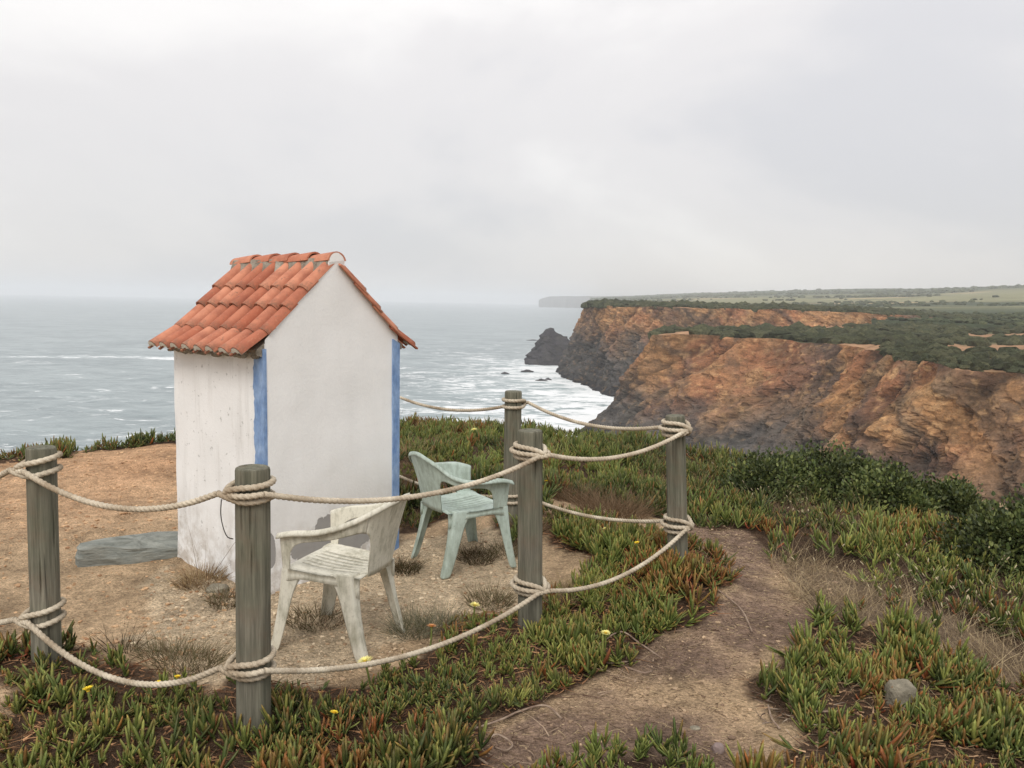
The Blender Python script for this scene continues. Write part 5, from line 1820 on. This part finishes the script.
slab()
x, y = gp(900, 706); stone('stone', 'pale grooved stone sunk among the ice plants beside the path', x, y, (0.055, 0.05, 0.075), M['stone'], 4.0, 0.5, 0.5)
x, y = gp(718, 748); stone('stone', 'small pinkish pebble on the path by the centre clump', x, y, (0.022, 0.018, 0.022), M['pink_stone'], 9.0)
x, y = gp(362, 558); stone('stone', 'light stone at the foot of the gable beside the blue band', x, y, (0.05, 0.04, 0.03), M['stone'], 14.0)
x, y = gp(218, 592); stone('stone', 'rough stone half buried at the hut wall behind the straw tuft', x, y, (0.06, 0.045, 0.035), M['stone'], 17.0)
x, y = gp(596, 734); stone('stone', 'pale flat chip of stone lying on the path', x, y, (0.014, 0.010, 0.004), M['stone'], 19.0)
x, y = gp(695, 725); stone('stone', 'ochre flat chip of stone lying on the path', x, y, (0.02, 0.014, 0.005), M['stone'], 23.0)

# ------------------------------------------------------------------ shrubs beyond the path
def shrub(label, cx, cy, lobes, nleaf, seed, zoff=0.0):
    z0 = gz1(cx, cy) + zoff
    root = empty('evergreen_shrub', (cx, cy, z0))
    tag(root, label, 'shrub', 'dark evergreen shrubs at the cliff edge')
    cen = []
    for (x, y, z, rx, ry, rz) in lobes:
        m = int(70 * rx * ry / 0.25) + 14
        a = rng.random(m) * 6.283; u = -0.25 + 1.25 * rng.random(m)
        s = np.sqrt(np.clip(1 - u ** 2, 0, 1)); k = 0.72 + 0.33 * rng.random(m)
        cen.append(np.stack([x + rx * s * np.cos(a) * k, y + ry * s * np.sin(a) * k, z + rz * u * k], 1))
    cen = np.vstack(cen); m = len(cen)
    # twigs
    V = []; Fc = []
    tw = rng.choice(m, min(m, 60), replace=False)
    for t in tw:
        b = np.array([cen[t, 0] * 0.35, cen[t, 1] * 0.35, -0.1]); p = cen[t]
        mid = (b + p) / 2 + rng.normal(0, 0.04, 3) + np.array([0, 0, 0.04])
        C_, _ = smooth_path([b, mid, p], 0.08)
        s0 = len(V)
        for i, c in enumerate(C_):
            r_ = 0.011 * (1 - 0.75 * i / len(C_))
            for q in range(4): V.append(c + np.array([math.cos(q * 1.571) * r_, math.sin(q * 1.571) * r_, 0]))
        for i in range(len(C_) - 1):
            for q in range(4): Fc.append((s0 + i * 4 + q, s0 + i * 4 + (q + 1) % 4, s0 + i * 4 + 4 + (q + 1) % 4, s0 + i * 4 + 4 + q))
    link('stem', mesh_from('stem', np.array(V), Fc, True, None, [M['bark']]), root)
    # leaves
    i = rng.integers(0, m, nleaf)
    off = rng.normal(0, 0.055, (nleaf, 3))
    c = cen[i] + off
    tone = (0.4 + 1.1 * rng.random(m))[i]
    dr = off / (np.linalg.norm(off, axis=1)[:, None] + 1e-6) + np.array([0, 0, 0.55]) + rng.normal(0, 0.4, (nleaf, 3)); dr /= np.linalg.norm(dr, axis=1)[:, None]
    sd = np.cross(dr, rng.normal(size=(nleaf, 3))); sd /= np.linalg.norm(sd, axis=1)[:, None]
    nr = np.cross(sd, dr)
    L_ = 0.022 + 0.018 * rng.random(nleaf); W_ = L_ * (0.28 + 0.12 * rng.random(nleaf))
    P = np.stack([c, c + dr * (L_ * .35)[:, None] + sd * W_[:, None] + nr * (W_ * .35)[:, None], c + dr * (L_ * .8)[:, None] + sd * (W_ * .7)[:, None] + nr * (W_ * .25)[:, None], c + dr * L_[:, None],
                  c + dr * (L_ * .8)[:, None] - sd * (W_ * .7)[:, None] + nr * (W_ * .25)[:, None], c + dr * (L_ * .35)[:, None] - sd * W_[:, None] + nr * (W_ * .35)[:, None]], 1)
    q = np.array([(0, 1, 2, 3), (0, 3, 4, 5)])
    Fl = (q[None] + (np.arange(nleaf) * 6)[:, None, None]).reshape(-1, 4)
    base = lin(62, 74, 40) + (lin(112, 118, 66) - lin(62, 74, 40)) * (rng.random((nleaf, 1)) ** 2)
    C = np.repeat((base * tone[:, None])[:, None, :], 6, 1).reshape(-1, 3)
    o = link('crown', mesh_from('crown', P.reshape(-1, 3), Fl, False, C, [M['leaf']]), root)
    o['kind'] = 'stuff'


def shrub_at(label, px, py, Y, lobes, nleaf, seed):
    p = at(px, py, Y)
    shrub(label, p[0], p[1], lobes, nleaf, seed)
    return p


shrub('broad dark evergreen shrub below the path in front of the near cliff', 2.75, 6.95, [(-0.45, 0, 0.16, 0.42, 0.4, 0.30), (0.05, 0.1, 0.20, 0.5, 0.45, 0.32), (0.48, -0.05, 0.16, 0.42, 0.4, 0.28)], 26000, 1, -0.20)
shrub('dark evergreen shrub with dead twigs between the broad shrub and the rounded one', 3.35, 6.55, [(-0.3, 0, 0.16, 0.42, 0.4, 0.28), (0.25, 0.0, 0.10, 0.42, 0.4, 0.24)], 19000, 2, -0.20)
shrub('rounded dense evergreen shrub where the green band ends', 3.58, 5.05, [(-0.32, 0.05, 0.14, 0.34, 0.34, 0.30), (0.1, 0.0, 0.20, 0.45, 0.4, 0.36), (0.5, 0.1, 0.20, 0.45, 0.4, 0.36)], 24000, 3, -0.16)

# ------------------------------------------------------------------ haze over the sea
hv, hf = box_vf(-15000, 15000, -400, 15400, -48, 115)
haze = link('haze', mesh_from('haze', hv, hf, False))
hm = bpy.data.materials.new('sea_haze'); hm.use_nodes = True
hm.node_tree.nodes.clear()
ho = hm.node_tree.nodes.new('ShaderNodeOutputMaterial'); hp = hm.node_tree.nodes.new('ShaderNodeVolumePrincipled')
hp.inputs['Color'].default_value = (0.93, 0.95, 0.98, 1); hp.inputs['Density'].default_value = 0.00018; hp.inputs['Anisotropy'].default_value = 0.0
hm.node_tree.links.new(hp.outputs[0], ho.inputs['Volume'])
haze.data.materials.append(hm)
tag(haze, kind='stuff')
haze['label'] = 'thin pale sea haze'; haze['category'] = 'haze'
